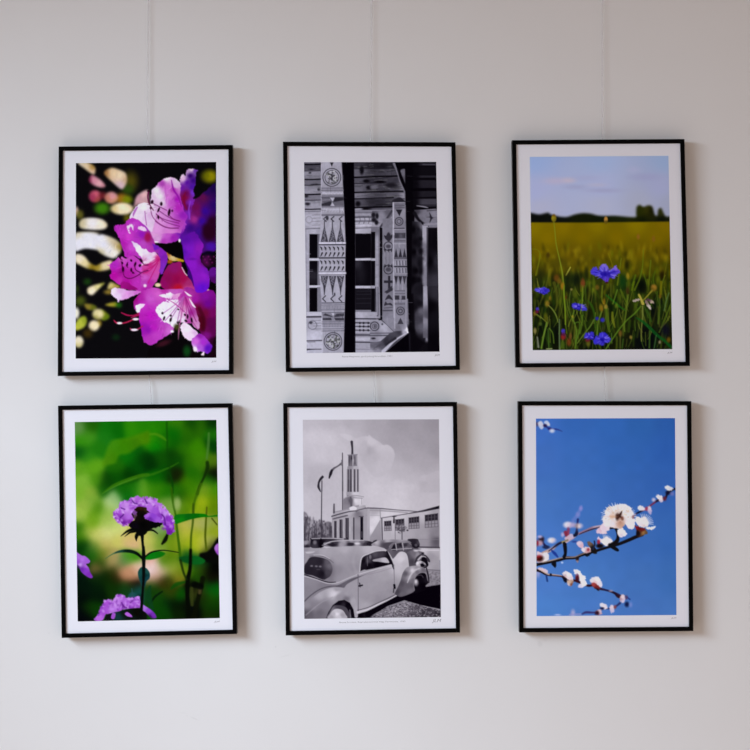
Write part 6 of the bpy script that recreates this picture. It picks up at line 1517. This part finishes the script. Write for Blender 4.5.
def wall_material():
    m = bpy.data.materials.new('white_wall_paint')
    m.use_nodes = True
    nt = m.node_tree
    N, L = nt.nodes, nt.links
    b = N['Principled BSDF']
    b.inputs['Roughness'].default_value = 0.85
    b.inputs['Specular IOR Level'].default_value = 0.1
    tc = N.new('ShaderNodeTexCoord')
    n = N.new('ShaderNodeTexNoise')
    n.inputs['Scale'].default_value = 5.0
    n.inputs['Detail'].default_value = 6
    L.new(tc.outputs['Object'], n.inputs['Vector'])
    mx = N.new('ShaderNodeMix')
    mx.data_type = 'RGBA'
    mx.inputs[6].default_value = (0.765, 0.755, 0.745, 1)
    mx.inputs[7].default_value = (0.795, 0.785, 0.775, 1)
    L.new(n.outputs['Fac'], mx.inputs[0])
    col = mx.outputs[2]
    # faint scuffs: position, half length, half width, tilt, strength
    for px, py, a, c, ang, st in ((194.5, 718.5, 4.0, 0.8, -24, 0.10), (183.5, 713, 3.2, 0.7, -8, 0.05), (187, 715.5, 1.2, 0.6, -50, 0.06),
                                  (540, 644, 2.6, 3.2, 20, 0.09), (545, 640, 3.0, 1.2, 0, 0.05),
                                  (749.5, 580, 1.2, 5, 0, 0.07), (749.3, 592, 1.2, 4, 10, 0.09), (749.5, 606, 1.2, 6, -6, 0.11), (749.5, 619, 1.0, 3, 0, 0.08), (745, 611, 0.9, 0.8, 0, 0.06), (49, 633, 1.2, 0.9, 0, 0.06), (275.6, 646.8, 0.7, 1.0, 0, 0.14), (285, 656, 6.0, 0.8, 14, 0.05)):
        p = at(px, py, 0.0)
        mp = N.new('ShaderNodeMapping')
        mp.vector_type = 'TEXTURE'
        mp.inputs['Location'].default_value = p
        mp.inputs['Rotation'].default_value = (0, -math.radians(ang), 0)
        mp.inputs['Scale'].default_value = (a * U, 1.0, c * U)
        L.new(tc.outputs['Object'], mp.inputs['Vector'])
        ln = N.new('ShaderNodeVectorMath')
        ln.operation = 'LENGTH'
        L.new(mp.outputs[0], ln.inputs[0])
        mr = N.new('ShaderNodeMapRange')
        mr.interpolation_type = 'SMOOTHSTEP'
        mr.inputs['From Min'].default_value = 1.5
        mr.inputs['From Max'].default_value = 0.3
        mr.inputs['To Min'].default_value = 0.0
        mr.inputs['To Max'].default_value = st
        L.new(ln.outputs['Value'], mr.inputs['Value'])
        sc = N.new('ShaderNodeMix')
        sc.data_type = 'RGBA'
        L.new(mr.outputs['Result'], sc.inputs[0])
        L.new(col, sc.inputs[6])
        sc.inputs[7].default_value = (0.25, 0.24, 0.24, 1)
        col = sc.outputs[2]
    L.new(col, b.inputs['Base Color'])
    n2 = N.new('ShaderNodeTexNoise')
    n2.inputs['Scale'].default_value = 160
    n2.inputs['Detail'].default_value = 5
    L.new(tc.outputs['Object'], n2.inputs['Vector'])
    bp = N.new('ShaderNodeBump')
    bp.inputs['Strength'].default_value = 0.04
    bp.inputs['Distance'].default_value = 0.001
    L.new(n2.outputs['Fac'], bp.inputs['Height'])
    L.new(bp.outputs['Normal'], b.inputs['Normal'])
    return m


def box_mesh(name, lo, hi):
    bm = bmesh.new()
    bmesh.ops.create_cube(bm, size=1.0)
    lo, hi = Vector(lo), Vector(hi)
    for v in bm.verts:
        v.co = Vector([lo[i] + (v.co[i] + 0.5) * (hi[i] - lo[i]) for i in range(3)])
    me = bpy.data.meshes.new(name)
    bm.to_mesh(me)
    bm.free()
    return me


wall = link('wall_back', box_mesh('wall_back', (-1.83, 0, 0), (3.4, 0.15, 2.95)), wall_material())
wall['kind'] = 'structure'

# left wall of the room with its long window opening (out of view; the daylight comes through it)
WX, WY0, WY1, WZ0, WZ1 = -1.80, -1.07, -3.69, 1.10, 2.42


def left_wall_mesh():
    bm = bmesh.new()
    for lo, hi in (((WX - 0.03, -7.0, 0), (WX, 0, WZ0)), ((WX - 0.03, -7.0, WZ1), (WX, 0, 2.95)),
                   ((WX - 0.03, WY0, WZ0), (WX, 0, WZ1)), ((WX - 0.03, -7.0, WZ0), (WX, WY1, WZ1))):
        r = bmesh.ops.create_cube(bm, size=1.0)
        for v in r['verts']:
            v.co = Vector([lo[i] + (v.co[i] + 0.5) * (hi[i] - lo[i]) for i in range(3)])
    me = bpy.data.meshes.new('wall_left')
    bm.to_mesh(me)
    bm.free()
    return me


wl = link('wall_left', left_wall_mesh(), material('white_side_wall', (0.6, 0.59, 0.58), 0.9, 0.1, 0.02, 6))
wl['kind'] = 'structure'
ceil = link('ceiling', box_mesh('ceiling', (WX - 0.03, -7.0, 2.95), (3.4, 0.15, 3.05)), material('white_ceiling', (0.6, 0.59, 0.58), 0.9, 0.1, 0.02, 6))
ceil['kind'] = 'structure'


# ------------------------------------------------------------------
# framed photographs
# ------------------------------------------------------------------
def inset(quad, t):
    """move the four corners inwards by t metres (points are Vectors on one depth)"""
    out = []
    for i in range(4):
        a = (quad[(i + 1) % 4] - quad[i]).normalized()
        b = (quad[(i - 1) % 4] - quad[i]).normalized()
        out.append(quad[i] + (a + b) * t)
    return out


def frame_mesh(name, quad, org):
    """mitred moulding: an L section swept round the four corners"""
    sec = [(0.0, BACK), (0.0, FRONT + 0.0006), (0.0006, FRONT), (0.0069, FRONT), (0.0075, FRONT + 0.0006),
           (0.0075, SHEET - 0.0002), (0.0030, SHEET - 0.0002), (0.0030, BACK)]
    bm = bmesh.new()
    rings = []
    for t, y in sec:
        rings.append([bm.verts.new(Vector((p.x, y, p.z)) - org) for p in inset(quad, t)])
    n = len(sec)
    for k in range(n):
        r0, r1 = rings[k], rings[(k + 1) % n]
        for i in range(4):
            j = (i + 1) % 4
            bm.faces.new((r0[i], r0[j], r1[j], r1[i]))
    bmesh.ops.recalc_face_normals(bm, faces=bm.faces)
    me = bpy.data.meshes.new(name)
    bm.to_mesh(me)
    bm.free()
    return me


def slab_mesh(name, quad, y0, y1, org):
    bm = bmesh.new()
    f = [bm.verts.new(Vector((p.x, y0, p.z)) - org) for p in quad]
    b = [bm.verts.new(Vector((p.x, y1, p.z)) - org) for p in quad]
    bm.faces.new(f)
    bm.faces.new(b[::-1])
    for i in range(4):
        j = (i + 1) % 4
        bm.faces.new((f[j], f[i], b[i], b[j]))
    bmesh.ops.recalc_face_normals(bm, faces=bm.faces)
    me = bpy.data.meshes.new(name)
    bm.to_mesh(me)
    bm.free()
    return me


def photo_mesh(name, cv, paper_seen, y, org):
    """fine grid whose point colours are the printed picture"""
    nu, nv = cv.nu, cv.nv
    k = (DIST + (y - FRONT)) / DIST
    co = np.empty((nv, nu, 3))
    co[..., 0] = (cv.X - 375.0) * U * k - org.x
    co[..., 1] = y - org.y
    co[..., 2] = EYE + (375.0 - cv.Y) * U * k - org.z
    me = bpy.data.meshes.new(name)
    nf = (nu - 1) * (nv - 1)
    me.vertices.add(nu * nv)
    me.vertices.foreach_set('co', co.ravel().astype(np.float32))
    i = (np.arange(nv - 1)[:, None] * nu + np.arange(nu - 1)[None, :]).ravel()
    q = np.stack([i, i + nu, i + nu + 1, i + 1], 1)
    me.loops.add(nf * 4)
    me.loops.foreach_set('vertex_index', q.ravel().astype(np.int32))
    me.polygons.add(nf)
    me.polygons.foreach_set('loop_start', (np.arange(nf) * 4).astype(np.int32))
    me.update(calc_edges=True)
    me.validate()
    at_ = me.color_attributes.new('print_colour', 'FLOAT_COLOR', 'POINT')
    alb = lin(np.clip(cv.C, 0, 255)) / lin(paper_seen) * PAPER
    rgba = np.ones((nv * nu, 4), np.float32)
    rgba[:, :3] = np.clip(alb.reshape(-1, 3), 0, 1)
    at_.data.foreach_set('color', rgba.ravel())
    return me


def writing(name, text, px, py, width, height, y, org, parent, tilt, shear=0.0):
    """printed line of text, as a flat mesh; px, py = left end of the line's middle"""
    cu = bpy.data.curves.new(name, 'FONT')
    cu.body = text
    cu.align_y = 'CENTER'
    cu.size = 1.0
    cu.shear = shear
    cu.resolution_u = 2
    tmp = bpy.data.objects.new('tmp_writing', cu)
    COL.objects.link(tmp)
    bpy.context.view_layer.update()
    me = bpy.data.meshes.new_from_object(tmp.evaluated_get(bpy.context.evaluated_depsgraph_get()))
    bpy.data.objects.remove(tmp)
    me.name = name
    xs = [v.co.x for v in me.vertices]
    ys = [v.co.y for v in me.vertices]
    sx = width * U / (max(xs) - min(xs))
    sz = height * U / (max(ys) - min(ys))
    ym = (max(ys) + min(ys)) / 2
    p = at(px, py, y)
    ca, sa = math.cos(tilt), math.sin(tilt)
    for v in me.vertices:
        a, b = (v.co.x - min(xs)) * sx, (v.co.y - ym) * sz
        v.co = Vector((p.x + a * ca - b * sa, y, p.z + a * sa + b * ca)) - org
    return link(name, me, M_INK, parent)


PICTURES = {
    'rhododendron': (print_rhododendron, '0a090c', (214, 214.5, 227), 'black framed colour photo of magenta rhododendron blooms in sun with dark stamens', None, (211.4, 361.7, 5.0, 1.9)),
    'carved_window': (print_carved_window, 120, (203, 200.5, 210), 'black framed monochrome photo of a carved wooden post before a log house window', ('Pasad Potarmen gard priorg Kromalan, 1951', 342.2, 356.9, 50.0, 2.0), (434.4, 355.4, 5.4, 2.2)),
    'cornflower_field': (print_cornflower_field, '505010', (194, 189, 196), 'black framed colour photo of blue cornflowers before a yellow field and pale sky', None, (667.2, 352.9, 5.2, 1.9)),
    'sweet_william': (print_sweet_william, '306010', (228, 229.5, 244), 'black framed colour photo of a violet flower head on green blurred foliage', None, (214.0, 621.9, 5.8, 2.1)),
    'old_cars': (print_old_cars, 150, (216, 215, 227), 'black framed monochrome photo of vintage cars parked before a pavilion with a tower', ('Roma Fornitie, Reprezentacional Vágy Fanemotey, 1943', 339.4, 622.6, 66.0, 1.8), (431.8, 621.2, 9.6, 4.0)),
    'blossom_branch': (print_blossom_branch, '3c68b4', (204, 200, 209), 'black framed colour photo of a branch of white blossom against blue sky', None, (671.0, 618.2, 5.4, 1.8)),
}

def grow(q, d):
    """corner order TL, TR, BR, BL; widen by d on every side"""
    return [(x + sx * d, y + sy * d) for (x, y), (sx, sy) in zip(q, ((-1, -1), (1, -1), (1, 1), (-1, 1)))]


for key, outer, inner in FRAMES:
    paint, base, seen, label, cap, sig = PICTURES[key]
    outer, inner = grow(outer, 0.2), grow(inner, 0.28)
    quad = [at(*p) for p in outer]
    org = (quad[2] + quad[3]) / 2
    org.y = BACK
    t = bpy.data.objects.new('framed_picture', None)
    COL.objects.link(t)
    t.location = org
    t.empty_display_size = 0.05
    t['label'] = label
    t['category'] = 'picture'
    t['group'] = 'framed photographs on the wall'
    link('frame', frame_mesh('frame', quad, org), M_FRAME, t)
    link('backing_board', slab_mesh('backing_board', inset(quad, 0.0033), SHEET + 0.0008, SHEET + 0.0030, org), M_BOARD, t)
    sheet = link('print_sheet', slab_mesh('print_sheet', inset(quad, 0.0033), SHEET, SHEET + 0.0006, org), M_PAPER, t)
    cv = Canvas(inner, 300, 420, base)
    paint(cv)
    link('photograph', photo_mesh('photograph', cv, seen, SHEET - 0.00015, org), M_PHOTO, sheet)
    tilt = math.atan2(quad[2].z - quad[3].z, quad[2].x - quad[3].x)
    if cap:
        writing('caption', cap[0], cap[1], cap[2], cap[3], cap[4], SHEET - 0.00015, org, sheet, tilt)
    writing('signature', 'JLM', sig[0], sig[1], sig[2], sig[3], SHEET - 0.00015, org, sheet, tilt, 0.3)


# ------------------------------------------------------------------
# clear cords the pictures hang from
# ------------------------------------------------------------------
def cord(label, pts):
    cu = bpy.data.curves.new('hanging_cord', 'CURVE')
    cu.dimensions = '3D'
    cu.bevel_depth = 0.0010
    cu.bevel_resolution = 3
    sp = cu.splines.new('POLY')
    sp.points.add(len(pts) - 1)
    org = at(pts[-1][0], pts[-1][1], pts[-1][2])
    for q, (px, py, y) in zip(sp.points, pts):
        q.co = (*(at(px, py, y) - org), 1)
    tmp = bpy.data.objects.new('tmp_cord', cu)
    COL.objects.link(tmp)
    bpy.context.view_layer.update()
    me = bpy.data.meshes.new_from_object(tmp.evaluated_get(bpy.context.evaluated_depsgraph_get()))
    bpy.data.objects.remove(tmp)
    me.name = 'hanging_cord'
    for p in me.polygons:
        p.use_smooth = True
    me.materials.clear()
    o = link('hanging_cord', me, M_CORD)
    o.location = org
    o['label'] = label
    o['category'] = 'cord'
    o['group'] = 'clear cords the pictures hang from'


cord('clear hanging cord above the magenta rhododendron picture', [(151.5, -330, -0.0012), (147.3, 150, -0.0098), (148.0, 300, -0.0098), (149.3, 376, -0.0098), (151.3, 406, -0.0098), (151.5, 440, -0.0098)])
cord('clear hanging cord above the carved wooden post picture', [(375.5, -330, -0.0012), (370.5, 146, -0.0098), (372.0, 300, -0.0098), (374.0, 371, -0.0098), (375.5, 404, -0.0098), (375.8, 440, -0.0098)])
cord('clear hanging cord above the blue cornflower picture', [(603.5, -330, -0.0012), (602.5, 144, -0.0098), (603.5, 300, -0.0098), (604.5, 367, -0.0098), (605.5, 402, -0.0098), (605.6, 440, -0.0098)])

# ------------------------------------------------------------------
# light: daylight from the sky through the window on the left, warm light of the room
# ------------------------------------------------------------------
def window_light(name, loc, target, sx, sy, power, rgb):
    l = bpy.data.lights.new(name, 'AREA')
    l.shape = 'RECTANGLE'
    l.size, l.size_y = sx, sy
    l.energy = power
    l.color = rgb
    o = bpy.data.objects.new(name, l)
    COL.objects.link(o)
    o.location = loc
    o.rotation_euler = (Vector(target) - Vector(loc)).to_track_quat('-Z', 'Y').to_euler()
    return o


# bright sky high outside the window
WIN_P, LOW_P, AMB = 470.0, 7.0, 0.765
window_light('sky_outside_window', (WX - 1.37, -4.455, 2.87), (WX + 1.0, -4.455, 2.87), 4.75, 1.34, WIN_P, (0.71, 0.85, 1.02))
# daylight thrown back up from the floor below the window
window_light('daylight_off_floor', (-1.05, -2.3, 0.05), (-1.05, -2.301, 2.0), 1.3, 2.2, LOW_P, (0.78, 0.85, 0.92))

# warm light from the rest of the room, strongest from straight behind the camera
W = bpy.data.worlds.new('room')
S.world = W
W.use_nodes = True
wn, wlk = W.node_tree.nodes, W.node_tree.links
bg = wn['Background']
bg.inputs['Color'].default_value = (1.0, 0.79, 0.68, 1)
tcw = wn.new('ShaderNodeTexCoord')
dt = wn.new('ShaderNodeVectorMath')
dt.operation = 'DOT_PRODUCT'
dt.inputs[1].default_value = (0.0, -1.0, 0.0)
wlk.new(tcw.outputs['Generated'], dt.inputs[0])
mxw = wn.new('ShaderNodeMath')
mxw.operation = 'MAXIMUM'
mxw.inputs[1].default_value = 0.0
wlk.new(dt.outputs['Value'], mxw.inputs[0])
pw = wn.new('ShaderNodeMath')
pw.operation = 'POWER'
pw.inputs[1].default_value = 2.0
wlk.new(mxw.outputs[0], pw.inputs[0])
ma = wn.new('ShaderNodeMath')
ma.operation = 'MULTIPLY_ADD'
ma.inputs[1].default_value = AMB
ma.inputs[2].default_value = AMB * 0.25
wlk.new(pw.outputs[0], ma.inputs[0])
wlk.new(ma.outputs[0], bg.inputs['Strength'])

# ------------------------------------------------------------------
# camera
# ------------------------------------------------------------------
cam = bpy.data.cameras.new('camera')
cam.sensor_width = 36.0
cam.lens = 36.0 * DIST / (750 * U)
cam.clip_start = 0.05
co = bpy.data.objects.new('camera', cam)
COL.objects.link(co)
co.location = (0, FRONT - DIST, EYE)
co.rotation_euler = (math.pi / 2, 0, 0)
S.camera = co

S.view_settings.view_transform = 'Standard'
S.view_settings.look = 'None'
S.view_settings.gamma = 1.0
S.view_settings.exposure = 0.0
S.view_settings.use_curve_mapping = False
